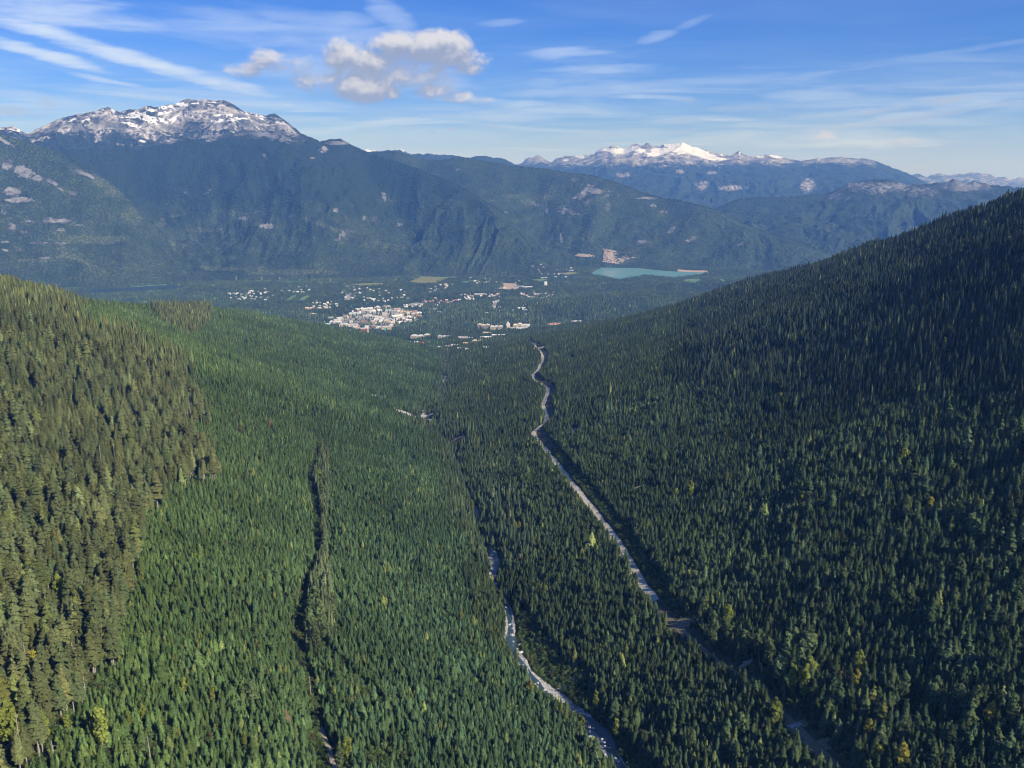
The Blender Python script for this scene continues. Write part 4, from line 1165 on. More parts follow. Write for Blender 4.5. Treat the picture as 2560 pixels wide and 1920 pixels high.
def height_word(i):
    h = float(FOREST['h'][i])
    lo, hi = HSORT.setdefault(int(FOREST['stand'][i]), tuple(np.quantile(FOREST['h'][(FOREST['stand'] == FOREST['stand'][i]) & (FOREST['r'] < 900)], [0.6, 0.9])) if ((FOREST['stand'] == FOREST['stand'][i]) & (FOREST['r'] < 900)).sum() > 5 else (0.6, 0.9))
    return 'tall' if h > hi else 'middling' if h > lo else 'low'
for i in pull(np.isin(ST, [0, 1, 3, 4, 6]) & ~np.isin(FOREST['k'], K['broad']), 300):
    lb, gp = WHERE[int(ST[i])]
    place, where = spot(i)
    lb = '%s %s conifer %s %s' % (height_word(i), traits(i), place, where)
    gp = 'conifers ' + place
    F = FOREST
    single_tree('conifer_tree', int(F['k'][i]), F['x'][i], F['y'][i], F['z'][i], F['w'][i], F['h'][i], F['rot'][i], F['tint'][i], lb, 'tree', gp)
    gone[i] = True
for i in pull(ST == 2, 290):
    F = FOREST
    single_tree('old_fir_tree', int(F['k'][i]), F['x'][i], F['y'][i], F['z'][i], F['w'][i], F['h'][i], F['rot'][i], F['tint'][i], '%s %s old fir on the steep sunlit slope %s' % (height_word(i), traits(i), 'at the bottom corner' if F['py'][i] > 1750 else 'below the middle of the stand' if F['py'][i] > 1500 else 'midway up the stand' if F['py'][i] > 1300 else 'high in the stand'), 'tree', 'tall old firs on the sunlit slope')
    gone[i] = True

# broadleaved trees turning yellow, each where the photograph shows it: pixel of the crown, colour, size
c8 = [(185, 900), (265, 880), (370, 960), (450, 970), (505, 1030), (610, 1010), (650, 980), (715, 990), (745, 980), (570, 1110), (680, 1110), (745, 1120, 'lime'), (640, 1180, 'lime'), (710, 1190, 'lime'), (920, 1180, 'rust'), (1010, 1190, 'gold'), (1080, 1470, 'gold'),
      (1270, 1640, 'gold'), (1280, 1220), (1460, 1270), (1690, 1320), (1780, 1370, 'gold'), (540, 1370, 'lime'), (260, 1500), (350, 1420), (70, 700), (135, 740), (270, 800, 'lime'), (1250, 340), (1435, 190, 'gold'), (1010, 110), (1040, 120),
      (1200, 90), (700, 120, 'lime'), (1300, 180), (1550, 220), (1600, 220), (1670, 280), (1700, 320), (1960, 370), (1890, 370), (1020, 1090, 'lime'), (1600, 1290), (60, 70, 'lime'), (100, 50), (1900, 1380), (1130, 1620, 'lime')]
BROAD = [(1700 + p[0] / 2.3047, 1200 + p[1] / 2.3047, p[2] if len(p) > 2 else 'green', 1.45 if i < 14 else 1.15) for i, p in enumerate(c8)]
c6 = [(180, 440, 'lime', 1.2), (270, 430, 'lime', 1.1), (400, 560, 'lime', 1.2), (640, 620, 'lime', .9), (670, 700, 'lime', 1), (690, 780, 'lime', 1), (750, 270, 'lime', .9), (230, 990, 'gold', .9), (140, 1000, 'gold', .7), (150, 1290, 'lime', 1.5), (420, 1240, 'gold', .9),
      (390, 1130, 'gold', .6), (85, 1430, 'lime', 1.5), (265, 1430, 'lime', 1.6), (240, 1300, 'lime', 1.5), (1200, 1150, 'lime', .7), (670, 1450, 'lime', 1.3), (930, 1320, 'lime', .6), (1590, 1500, 'lime', .6), (840, 1370, 'lime', .6), (1700, 440, 'lime', .6), (925, 420, 'lime', .6), (110, 180, 'lime', .9), (40, 250, 'green', 1), (600, 180, 'lime', .8),
      (1640, 1180, 'green', 1.0), (1920, 560, 'green', 1.2), (440, 1380, 'lime', .7), (20, 1330, 'lime', .8), (1270, 300, 'lime', .6), (1380, 1200, 'lime', .6), (720, 640, 'green', 1.)]
BROAD += [(p[0] / 2.5925, 1280 + p[1] / 2.5925, p[2], p[3]) for p in c6]
c3 = [(225, 810, 'gold'), (265, 790, 'lime'), (325, 880, 'gold'), (500, 510), (170, 350, 'gold'), (705, 900, 'lime'), (980, 1240, 'lime'), (540, 1480, 'lime'), (1150, 600), (1410, 560), (590, 1240, 'lime'), (20, 1130), (1430, 650), (1330, 560), (30, 270), (140, 220, 'lime'), (320, 240, 'lime'),
      (600, 470, 'lime'), (740, 1270, 'lime'), (400, 1420), (180, 1200), (100, 1200, 'lime'), (270, 1310), (1560, 1130, 'rust'), (1750, 1090, 'rust'), (340, 460, 'lime'), (520, 1010, 'gold'), (1090, 830, 'gold'), (910, 330), (800, 400)]
BROAD += [(p[0] / 2.593, 640 + p[1] / 2.593, p[2] if len(p) > 2 else 'green', 1.0) for p in c3]
BROAD += [(1326, 1728, 'gold', 0.8), (1455, 1815, 'lime', .8), (1490, 1760, 'lime', .8), (1540, 1830, 'lime', .9), (1290, 1640, 'green', .7), (1230, 1450, 'gold', .5), (1290, 1320, 'lime', .8), (1310, 1340, 'lime', .7), (1298, 1315, 'gold', .7), (1400, 1490, 'lime', .6), (1365, 1480, 'lime', .6),
          (1180, 1270, 'lime', 1.0), (1160, 1240, 'green', 1.1), (1640, 930, 'lime', 1), (1655, 860, 'green', 1), (1950, 1000, 'lime', 1), (1790, 985, 'lime', 1), (2260, 1150, 'lime', 1), (2380, 1190, 'lime', 1), (1850, 1330, 'lime', .9), (2360, 870, 'lime', 1.), (1690, 1235, 'lime', .8), (1730, 1228, 'lime', .8), (1760, 1235, 'gold', .7),
          (790, 1500, 'green', 1.5), (800, 1545, 'green', 1.5), (775, 1560, 'green', 1.4), (812, 1580, 'green', 1.3), (790, 1600, 'green', 1.2), (780, 1525, 'green', 1.3), (800, 1190, 'lime', 1.1), (806, 1230, 'green', 1.1), (798, 1165, 'green', 1.), (800, 1330, 'lime', .9), (850, 1900, 'green', 1.1), (870, 1880, 'lime', .9), (735, 1500, 'green', .9)]
LEAFC = {'green': ((0.135, 0.180, 0.075), 'grey green'), 'lime': ((0.210, 0.240, 0.050), 'yellow green'), 'gold': ((0.30, 0.27, 0.050), 'golden yellow'), 'rust': ((0.17, 0.125, 0.07), 'rusty brown')}
BR = random.Random(5)
def zone(px, py):
    if px < 560: return 'among the tall old firs on the sunlit slope'
    if px < 960: return 'along the forest gully on the sunlit slope'
    if px < 1420 and py > 1150: return 'by the creek'
    if py > 1500: return 'beside the shaded end of the gravel road'
    return 'among dark conifers on the slope above the road'
for (px, py, colr, sc) in BROAD:
    x, y, z = hit(px, py)
    r = math.sqrt(x * x + y * y + (EYE - z) ** 2)
    x, y, z = hit(px, py + 8.5 * sc * 0.85 * FPX / r)
    c, word = LEAFC[colr]
    c = np.array(c) * math.exp(BR.gauss(0, 0.15))
    k = BR.choice(K['poplar'] + K['broad'] if sc < 1.3 else K['broad'] + K['poplar'])
    hz = sc * BR.uniform(0.95, 1.2)
    zn = zone(px, py)
    single_tree('broadleaf_tree', k, x, y, z, hz * BR.uniform(0.8, 1.0), hz, BR.uniform(0, 6.28), c, '%s broadleaved tree standing out %s' % (word, zn), 'tree', 'broadleaved trees ' + zn)
    d = (FOREST['x'] - x) ** 2 + (FOREST['y'] - y) ** 2
    gone |= d < (3.2 * hz) ** 2
    # open the view onto it: the trees just short of it step aside
    rr = math.hypot(x, y); ux, uy = x / rr, y / rr
    al = rr - (FOREST['x'] * ux + FOREST['y'] * uy); ac = np.abs(FOREST['x'] * uy - FOREST['y'] * ux)
    gone |= (al > 0) & (al < 15 * hz) & (ac < 2.6 * hz)

# dead standing trees: pixel of top and foot
SNAGS = [(63, 1619, 54, 1665), (68, 1623, 67, 1670), (73, 1655, 73, 1699), (174, 1625, 163, 1664), (174, 1660, 172, 1712), (193, 1627, 196, 1697), (258, 1647, 258, 1668), (206, 1716, 207, 1755), (217, 1707, 217, 1749), (181, 1720, 180, 1755), (57, 1751, 56, 1918),
         (137, 1866, 137, 1903), (111, 1712, 110, 1744), (111, 1625, 110, 1650), (127, 1632, 127, 1655), (231, 1157, 231, 1178), (255, 1103, 256, 1176), (291, 1126, 293, 1180), (272, 1168, 273, 1191), (511, 1180, 511, 1211), (166, 1041, 166, 1068), (8, 1006, 8, 1037), (429, 979, 432, 1006),
         (478, 1018, 480, 1050), (316, 1234, 316, 1261), (250, 1305, 250, 1362), (270, 1530, 270, 1545), (190, 1516, 190, 1532), (1167, 1391, 1168, 1426), (1130, 1265, 1131, 1290), (378, 1855, 378, 1905), (175, 1420, 175, 1436), (1276, 1265, 1278, 1300), (776, 1700, 778, 1740), (36, 1510, 36, 1525), (2130, 1120, 2130, 1150)]
def snag_mesh(h, seed):
    g = Geo(); rd = random.Random(seed)
    g.trunk(h, 0.42, 0.14, 6, bend=h * 0.02, rnd=rd)
    t = Geo()
    for k in range(9):
        z = h * rd.uniform(0.35, 0.97); a = rd.uniform(0, 6.28); L = rd.uniform(0.8, 2.6); w = 0.09
        ca, sa = math.cos(a), math.sin(a)
        t.add([(-sa * w, ca * w, z), (sa * w, -ca * w, z), (0, 0, z + 0.2), (ca * L, sa * L, z - 0.25 * L)], [(0, 1, 3), (1, 2, 3), (2, 0, 3)])
    return g.mesh('trunk', [M_PALE]), t.mesh('branches', [M_PALE])
for i, (x0, y0_, x1, y1_) in enumerate(SNAGS):
    x, y, z = hit(x1, y1_ + 6)
    r = math.sqrt(x * x + y * y + (EYE - z) ** 2)
    h = min(34.0, max(9.0, (y1_ - y0_ + 8) * r / FPX / 0.84))
    e = D.objects.new('dead_tree', None); COL.objects.link(e)
    e.location = (x, y, z); e.rotation_euler = (0, R(BR.uniform(-3, 3)) + math.atan2(x0 - x1, max(8, y1_ - y0_)) * 0.9, 0)
    e['label'] = 'bare grey dead tree trunk standing ' + ('by the creek' if 1000 < x1 < 1420 else 'among the old firs' if x1 < 560 else 'by the forest gully' if x1 < 1000 else 'on the shaded slope'); e['category'] = 'dead tree'
    e['group'] = 'dead trunks ' + ('by the creek' if 1000 < x1 < 1420 else 'among the old firs' if x1 < 560 else 'by the forest gully' if x1 < 1000 else 'on the shaded slope')
    m1, m2 = snag_mesh(h, i)
    link('trunk', m1, parent=e); link('branches', m2, parent=e, kind='stuff')
    rr = math.hypot(x, y); ux, uy = x / rr, y / rr
    al = rr - (FOREST['x'] * ux + FOREST['y'] * uy); ac = np.abs(FOREST['x'] * uy - FOREST['y'] * ux)
    gone |= (al > -3) & (al < h * 0.9) & (ac < 3.6) & (FOREST['stand'] == 2)
FOREST = take(FOREST, ~gone)

# low bushes wherever the trees leave the ground open near the eye
def undergrowth():
    cell = 2.6
    key = lambda a, b: (np.floor(a / cell).astype(np.int64) + 100000) * 1000000 + np.floor(b / cell).astype(np.int64) + 100000
    used = np.unique(key(FOREST['x'], FOREST['y']))
    x, y = candidates(240, 1500, 2.7, 5000)
    px, py = project(x, y, zat(x, y))
    m = (px > -80) & (px < 2640) & (py < 2080)
    x, y = x[m], y[m]
    free = np.ones(len(x), bool)
    for dx in (-1.4, 1.4):
        for dy in (-1.4, 1.4):
            free &= ~np.isin(key(x + dx, y + dy), used)
    x, y = x[free], y[free]
    sd = side_dist(x, y, ROAD) * ROAD_UP
    m = ~((sd > -5.0) & (sd < 8.5)) & (dist_polyline(x, y, CREEK_S[::6]) > 2.5 + 4.5 * creek_open(x, y)) & (dist_polyline(x, y, LEFT_TRACK[::4]) > 2.4)
    for (cx, cy_, rx, ry) in P_BARE:
        m &= ((x - cx) / (rx + 1)) ** 2 + ((y - cy_) / (ry + 1)) ** 2 > 0.8
    x, y = x[m], y[m]
    n = len(x); g = np.random.default_rng(77)
    k = np.array(K['shrub'])[g.integers(0, len(K['shrub']), n)]
    h = g.uniform(0.3, 0.95, n)
    med = fbm(x / 30, y / 30, 311, 3)
    tint = np.array([0.100, 0.145, 0.050]) * np.exp(g.normal(0, 0.25, n) + 0.4 * med)[:, None]
    dry = g.random(n) < 0.08
    tint = np.where(dry[:, None], np.array([0.13, 0.115, 0.05]), tint)
    tree_mass('undergrowth', 'low green bushes filling the gaps between the near trees', 'bushes', dict(x=x, y=y, z=zat(x, y) - 0.2, k=k, w=h * 1.1, h=h, rot=g.uniform(0, 6.28, n), lean=np.zeros((n, 2)), tint=tint))
    print('undergrowth', n)
undergrowth()
# boulders on the gravel bars and in the creek
M_STONE = m_gravel('boulder_stone', (0.36, 0.36, 0.35), (0.62, 0.61, 0.58), 0.8)
def boulder_mesh(seed):
    rd = np.random.default_rng(seed)
    v, f = [], []
    nu, nv = 8, 5
    pts = [(0, 0, -0.6)]
    for j in range(1, nv):
        th = math.pi * j / nv
        for i in range(nu):
            a = 2 * math.pi * i / nu
            q = rd.uniform(0.72, 1.12)
            pts.append((q * math.sin(th) * math.cos(a) * 1.15, q * math.sin(th) * math.sin(a) * 0.9, -0.62 * math.cos(th) * q))
    pts.append((0, 0, 0.6))
    tri = []
    for i in range(nu):
        tri.append((0, 1 + (i + 1) % nu, 1 + i))
        for j in range(nv - 2):
            a, b = 1 + j * nu + i, 1 + j * nu + (i + 1) % nu
            tri += [(a, b, b + nu), (a, b + nu, a + nu)]
        tri.append((len(pts) - 1, 1 + (nv - 2) * nu + i, 1 + (nv - 2) * nu + (i + 1) % nu))
    return mesh_np('boulder', pts, np.array(tri), [M_STONE])
BMESH = [boulder_mesh(40 + i) for i in range(6)]
def boulder(x, y, s, label, group):
    o = link('boulder', BR.choice(BMESH), label, 'boulder', group=group)
    o.location = (x, y, float(zat(x, y)) + 0.7 + s * 0.2); o.scale = (s * BR.uniform(0.8, 1.3), s, s * BR.uniform(0.6, 0.9)); o.rotation_euler = (0, 0, BR.uniform(0, 6.28))
near_part = CREEK_S[(CREEK_S[:, 1] > 420) & (CREEK_S[:, 1] < 1150)]
for i in range(150):
    p = near_part[BR.randrange(len(near_part))]
    boulder(p[0] + BR.gauss(0, 4.5), p[1] + BR.gauss(0, 2), (bs := BR.choice([0.6, 0.8, 1.0, 1.3, 1.8, 2.4])), '%s boulder in the creek bed %s' % (('large pale' if bs > 1.5 else 'middling pale' if bs > 0.9 else 'small pale'), 'at the lowest bend' if p[1] < 620 else 'beside the alder bank' if p[1] < 800 else 'where the creek comes out of the trees'), 'boulders in the creek bed')
for i, (px, py) in enumerate([(1973, 1820), (1979, 1817), (1984, 1819), (1988, 1816), (1993, 1817), (1998, 1814), (2003, 1815), (1981, 1822), (1995, 1820)]):
    x, y, z = hit(px, py)
    boulder(x, y, BR.uniform(0.8, 1.3), 'white rock in the short row across the shaded road verge', 'row of white rocks on the verge')
# ------------------------------------------------------------------ the resort village on the valley floor
def m_plain(name, col, rough=0.8, var=0.15):
    m, n, b = material(name)
    f = n.noise(pos(n), 0.15, 4, 0.6)
    n.put(b.inputs['Base Color'], n.mix(n.ramp(f, 0.3, 0.7), tuple(c * (1 - var) for c in col), tuple(min(0.85, c * (1 + var)) for c in col)))
    b.inputs['Roughness'].default_value = rough
    return m
PAINT = {'white': (0.72, 0.71, 0.69), 'cream': (0.66, 0.58, 0.42), 'beige': (0.52, 0.46, 0.36), 'grey': (0.36, 0.35, 0.36), 'tan': (0.45, 0.34, 0.25), 'brown': (0.22, 0.15, 0.11),
         'brick': (0.38, 0.15, 0.10), 'orange': (0.62, 0.34, 0.10), 'yellow': (0.66, 0.52, 0.22), 'red': (0.55, 0.10, 0.08), 'lavender': (0.42, 0.40, 0.47), 'teal': (0.38, 0.55, 0.55), 'blue': (0.20, 0.27, 0.45),
         'slate': (0.22, 0.22, 0.24), 'palegrey': (0.52, 0.51, 0.50), 'glass': (0.10, 0.36, 0.34), 'pink': (0.56, 0.43, 0.38), 'greyblue': (0.40, 0.43, 0.50), 'rust': (0.34, 0.20, 0.15), 'dark': (0.07, 0.075, 0.085)}
PM = {k: m_plain('paint_' + k, v) for k, v in PAINT.items()}
MESH_CACHE = {}
def box_part(name, w, d, h, mat, parent, at=(0, 0, 0), label=None):
    key = ('box', name, round(w, 1), round(d, 1), round(h, 1), mat.name)
    me = MESH_CACHE.get(key)
    if me is None:
        v = [(-w / 2, -d / 2, 0), (w / 2, -d / 2, 0), (w / 2, d / 2, 0), (-w / 2, d / 2, 0), (-w / 2, -d / 2, h), (w / 2, -d / 2, h), (w / 2, d / 2, h), (-w / 2, d / 2, h)]
        me = MESH_CACHE[key] = mesh_np(name, v, np.array([(3, 2, 1, 0), (4, 5, 6, 7), (0, 1, 5, 4), (1, 2, 6, 5), (2, 3, 7, 6), (3, 0, 4, 7)]), [mat])
    o = link(name, me, label, parent=parent); o.location = at
    return o
def roof_part(w, d, rise, mat, parent, at, style='gable', over=0.8):
    key = ('roof', round(w, 1), round(d, 1), round(rise, 1), mat.name, style)
    me = MESH_CACHE.get(key)
    if me is None:
        W, Dp, t = w / 2 + over, d / 2 + over, 0.35
        if style == 'flat':
            v = [(-W, -Dp, 0.02), (W, -Dp, 0.02), (W, Dp, 0.02), (-W, Dp, 0.02), (-W, -Dp, 0.8), (W, -Dp, 0.8), (W, Dp, 0.8), (-W, Dp, 0.8)]
            f = [np.array([(3, 2, 1, 0), (4, 5, 6, 7), (0, 1, 5, 4), (1, 2, 6, 5), (2, 3, 7, 6), (3, 0, 4, 7)])]
        else:
            rl = W if style == 'gable' else max(W - Dp, W * 0.15)
            v = [(-W, -Dp, 0.02), (W, -Dp, 0.02), (W, Dp, 0.02), (-W, Dp, 0.02), (-W, -Dp, t), (W, -Dp, t), (W, Dp, t), (-W, Dp, t), (-rl, 0, rise), (rl, 0, rise)]
            f = [np.array([(3, 2, 1, 0), (0, 1, 5, 4), (1, 2, 6, 5), (2, 3, 7, 6), (3, 0, 4, 7), (4, 5, 9, 8), (6, 7, 8, 9)]), np.array([(5, 6, 9), (7, 4, 8)])]
        me = MESH_CACHE[key] = mesh_np('roof', v, f, [mat])
    o = link('roof', me, parent=parent); o.location = at
    return o
BUILT = []                 # footprints, so that no tree grows through a house
def building(px, py, w, d, h, wall, roof, style='gable', rot=0.0, label='', group=None, name='building', cat='building', wings=1, bands=True, rise=None, point=None, chimney=False):
    x, y, z = point if point is not None else hit(px, py)
    e = D.objects.new(name, None); COL.objects.link(e)
    e.location = (x, y, z - 0.6); e.rotation_euler = (0, 0, rot + -math.atan2(x, y))
    e['label'] = label; e['category'] = cat
    if group: e['group'] = group
    rd = random.Random(int(px * 7 + py * 13))
    n = max(1, wings)
    rise = rise if rise is not None else (0.28 * d if style != 'flat' else 0)
    for k in range(n):
        ww = w / n
        hh = h * (1 if n == 1 else rd.uniform(0.78, 1.1)); dd = d * (1 if n == 1 else rd.uniform(0.85, 1.15)); oy = 0 if n == 1 else rd.uniform(-0.15, 0.15) * d
        ox = -w / 2 + ww * (k + 0.5)
        wl = box_part('wall', ww - (0.1 if n > 1 else 0), dd, hh + 0.6, PM[wall], e, (ox, oy, 0))
        rf = roof_part(ww, dd, rise * (1 if n == 1 else rd.uniform(0.9, 1.3)), PM[roof], e, (ox, oy, hh + 0.6), style, over=0.8 if n == 1 else 0.3)
        if bands:
            fl = max(1, int(hh / 3.6))
            nw = max(2, int(ww / 7))
            for f_ in range(fl):
                box_part('window_row', ww * 0.86, 0.3, 1.5, PM['dark'], e, (ox, oy - dd / 2 - 0.05, 1.6 + f_ * 3.5))
        if chimney and k == 0:
            box_part('chimney', 1.2, 1.2, rise + 2.0, PM['brick'], e, (ox + ww * 0.25, oy + dd * 0.2, hh + 0.6))
    BUILT.append((x, y, 0.5 * math.hypot(w, d) + 4))
    return e

HOTELS = [
  # px, py, width, depth, height, wall, roof, style, wings, label
  (839, 808, 85, 26, 15, 'white', 'palegrey', 'hip', 3, 'long white lodge with pale grey roofs at the uphill corner of the village'),
  (862, 817, 72, 24, 17, 'cream', 'palegrey', 'hip', 2, 'cream hotel block with pale roof in front of the long white lodge'),
  (886, 815, 48, 20, 13, 'lavender', 'greyblue', 'gable', 2, 'grey lavender lodge beside the cream hotel block'),
  (849, 798, 50, 20, 11, 'beige', 'grey', 'gable', 2, 'grey roofed building behind the long white lodge'),
  (912, 828, 64, 22, 18, 'brick', 'lavender', 'gable', 4, 'red brick lodge with a grey roof at the edge of the trees'),
  (920, 831, 10, 8, 20, 'orange', 'slate', 'gable', 1, 'narrow orange fronted building in the red brick lodge row'),
  (894, 823, 36, 18, 13, 'yellow', 'tan', 'gable', 2, 'yellow lodge next to the red brick lodge'),
  (936, 821, 46, 22, 18, 'rust', 'slate', 'gable', 3, 'rust brown lodge with dark roof in the village front row'),
  (966, 824, 66, 26, 26, 'cream', 'palegrey', 'flat', 2, 'tall cream hotel with a green glass bay in the village front'),
  (964, 827, 14, 8, 20, 'glass', 'teal', 'flat', 1, 'green glass entrance bay before the tall cream hotel'),
  (908, 809, 58, 24, 11, 'brown', 'brown', 'gable', 3, 'dark brown roofed lodge in the middle of the village'),
  (887, 787, 94, 22, 13, 'teal', 'palegrey', 'hip', 3, 'long pale teal building under red roof turrets'),
  (900, 783, 16, 16, 17, 'white', 'red', 'hip', 1, 'small building with a bright red roof beyond the long pale teal one'),
  (882, 781, 14, 14, 15, 'white', 'red', 'hip', 1, 'second small red roof on the uphill side of the pale teal building'),
  (917, 776, 96, 24, 17, 'white', 'white', 'hip', 4, 'big white hotel complex along the back of the village'),
  (944, 773, 46, 20, 14, 'cream', 'palegrey', 'gable', 2, 'cream lodge adjoining the big white hotel complex'),
  (894, 776, 30, 18, 12, 'white', 'palegrey', 'gable', 1, 'white lodge at the uphill end of the big white complex'),
  (924, 780, 50, 18, 11, 'greyblue', 'palegrey', 'gable', 2, 'blue grey lodge in front of the big white complex'),
  (966, 769, 66, 24, 12, 'beige', 'grey', 'hip', 2, 'grey roofed lodge in the back row of the village'),
  (992, 775, 66, 24, 12, 'grey', 'tan', 'hip', 2, 'grey brown roofed lodge at the downhill end of the back row'),
  (970, 779, 46, 18, 11, 'white', 'teal', 'gable', 2, 'white building with a pale blue roof among trees'),
  (919, 792, 72, 24, 12, 'palegrey', 'lavender', 'gable', 3, 'lavender grey roofed lodge in the middle row'),
  (943, 796, 72, 22, 12, 'white', 'palegrey', 'gable', 3, 'white and grey lodge in the middle row of the village'),
  (960, 793, 34, 18, 14, 'tan', 'grey', 'gable', 1, 'tan lodge with steep grey roof in the middle row'),
  (992, 793, 74, 20, 12, 'white', 'white', 'gable', 2, 'long white roofed building crossing the village centre'),
  (1006, 797, 60, 18, 11, 'white', 'palegrey', 'gable', 2, 'long white building before the white roofed one'),
  (1000, 783, 58, 22, 12, 'beige', 'tan', 'hip', 2, 'tan roofed lodge behind the long white roofed building'),
  (1017, 783, 48, 22, 12, 'tan', 'tan', 'hip', 2, 'tan walled lodge toward the downhill side of the village'),
  (1037, 783, 40, 20, 12, 'tan', 'rust', 'gable', 2, 'rust roofed lodge at the downhill side of the village'),
  (1027, 793, 54, 22, 12, 'grey', 'brown', 'gable', 3, 'grey brown lodge before the rust roofed lodge'),
  (1048, 793, 40, 18, 12, 'orange', 'tan', 'gable', 2, 'orange walled lodge at the downhill edge of the village'),
  (966, 806, 42, 26, 15, 'beige', 'beige', 'hip', 1, 'big beige hipped roof in the village centre'),
  (982, 810, 34, 20, 14, 'cream', 'palegrey', 'gable', 1, 'cream gabled lodge beside the big beige roof'),
  (952, 804, 36, 20, 12, 'palegrey', 'grey', 'gable', 2, 'pale grey lodge uphill of the big beige roof'),
  (975, 802, 30, 18, 12, 'grey', 'lavender', 'gable', 1, 'small grey lodge behind the cream gabled lodge'),
  (1013, 802, 44, 18, 13, 'tan', 'palegrey', 'gable', 2, 'tan lodge with two pale gables downhill of the village centre'),
  (1008, 808, 50, 18, 10, 'grey', 'lavender', 'gable', 2, 'low grey lodge half hidden by trees'),
  (1024, 806, 36, 16, 10, 'pink', 'grey', 'gable', 1, 'pinkish lodge with grey roof at the forest edge'),
  (1043, 803, 30, 16, 9, 'grey', 'slate', 'gable', 1, 'slate roofed lodge at the forest edge'),
  (936, 806, 48, 22, 12, 'tan', 'lavender', 'gable', 3, 'lavender roofed terrace in the village middle'),
  (826, 796, 40, 16, 8, 'beige', 'grey', 'gable', 1, 'low grey roofed lodge apart on the uphill meadow'),
  (819, 812, 42, 16, 7, 'teal', 'teal', 'gable', 1, 'low teal grey roofed building at the uphill forest edge'),
  (1052, 846, 122, 28, 20, 'cream', 'palegrey', 'hip', 3, 'wide cream hotel with pale hipped roofs alone in the trees'),
  (1111, 846, 84, 26, 17, 'palegrey', 'grey', 'hip', 3, 'grey hipped roof hotel next to the wide cream hotel'),
  (1164, 850, 84, 24, 14, 'beige', 'grey', 'gable', 3, 'grey tan lodge row between the two hotel groups'),
  (1215, 848, 66, 30, 9, 'white', 'white', 'gable', 1, 'large bright white roofed hall by the base area'),
  (1246, 842, 78, 26, 13, 'greyblue', 'white', 'flat', 1, 'flat white roofed building with a blue front'),
  (1195, 857, 62, 24, 12, 'cream', 'beige', 'hip', 2, 'beige hip roofed lodge below the bright white hall'),
  (1218, 836, 46, 20, 10, 'yellow', 'beige', 'gable', 1, 'yellowish low building behind the bright white hall'),
  (1209, 822, 82, 26, 26, 'pink', 'beige', 'hip', 3, 'pinkish grand hotel wing with steep pale roofs'),
  (1241, 825, 82, 28, 27, 'cream', 'palegrey', 'hip', 3, 'cream grand hotel wing beside the steep gabled tower'),
  (1270, 820, 26, 30, 26, 'cream', 'palegrey', 'hip', 1, 'tall steep gabled tower of the grand hotel'),
  (1294, 818, 60, 24, 22, 'cream', 'cream', 'hip', 2, 'yellowish grand hotel wing on the downhill side of the tower'),
  (1313, 818, 64, 22, 16, 'white', 'palegrey', 'gable', 3, 'white hotel wing at the downhill end of the grand hotel'),
  (1299, 823, 120, 18, 8, 'white', 'palegrey', 'gable', 4, 'low white terrace in front of the grand hotel'),
  (1383, 816, 96, 26, 16, 'pink', 'rust', 'gable', 4, 'dark rust roofed lodge on the downhill side of the valley'),
  (1441, 806, 70, 20, 10, 'white', 'grey', 'gable', 4, 'row of small grey and white lodges near the ridge foot'),
  (1037, 860, 46, 18, 8, 'beige', 'white', 'gable', 2, 'beige lodge at the forest edge below the wide cream hotel'),
  (1053, 861, 24, 16, 8, 'red', 'red', 'gable', 1, 'small bright red building in the forest edge row'),
  (1077, 858, 20, 12, 6, 'white', 'white', 'gable', 1, 'small white cabin behind the red building'),
  (1072, 869, 30, 12, 7, 'white', 'greyblue', 'gable', 1, 'white cabin at the edge of the dark forest'),
  (1091, 870, 50, 12, 6, 'white', 'white', 'flat', 1, 'long low white roof at the edge of the dark forest'),
  (1117, 870, 40, 18, 8, 'tan', 'tan', 'gable', 2, 'tan lodge among the tree tops'),
  (1138, 867, 46, 20, 8, 'white', 'greyblue', 'gable', 1, 'pale blue roofed lodge near the creek mouth'),
  (1164, 864, 24, 18, 14, 'yellow', 'tan', 'gable', 1, 'tan yellow lodge standing tall over the cabins'),
  (1156, 873, 50, 14, 6, 'white', 'palegrey', 'gable', 1, 'long pale low roof before the tan yellow lodge'),
  (1173, 877, 36, 16, 8, 'beige', 'palegrey', 'gable', 2, 'beige cabin at the end of the forest edge row'),
  (1214, 873, 34, 16, 8, 'palegrey', 'palegrey', 'gable', 1, 'pale grey cabin among dark firs'),
  (1298, 718, 96, 36, 10, 'blue', 'greyblue', 'flat', 1, 'blue roofed warehouse beside the sandy yard'),
  (1317, 719, 110, 34, 9, 'white', 'white', 'flat', 1, 'long white warehouse next to the blue one'),
  (1262, 724, 24, 20, 12, 'white', 'white', 'gable', 1, 'small white shed on the sandy yard'),
  (1195, 738, 70, 26, 9, 'white', 'white', 'flat', 1, 'flat bright white roof in the valley woods'),
  (1364, 715, 26, 22, 40, 'white', 'white', 'flat', 1, 'tall narrow white tower block in the valley'),
  (1311, 677, 96, 26, 11, 'white', 'palegrey', 'gable', 3, 'white buildings by the golf meadow near the lake'),
  (1361, 695, 60, 20, 9, 'white', 'white', 'flat', 2, 'low white buildings on the way to the lake'),
  (774, 774, 66, 24, 12, 'pink', 'pink', 'gable', 3, 'pinkish lodges beside the golf course'),
  (798, 774, 40, 24, 12, 'cream', 'cream', 'hip', 1, 'cream hip roofed lodge near the golf course'),
  (813, 769, 40, 16, 9, 'white', 'pink', 'gable', 1, 'white lodge with a pink roof near the golf course'),
  (782, 787, 44, 16, 9, 'white', 'white', 'gable', 3, 'white lodges at the foot of the near green ridge'),
  (748, 719, 22, 14, 7, 'white', 'white', 'gable', 1, 'lone white roof in the valley woods'),
  (335, 698, 46, 18, 7, 'tan', 'tan', 'flat', 1, 'tan roofed barn on the bare field'),
  (316, 708, 26, 18, 9, 'white', 'beige', 'gable', 1, 'pale farm building beside the dark lake'),
]
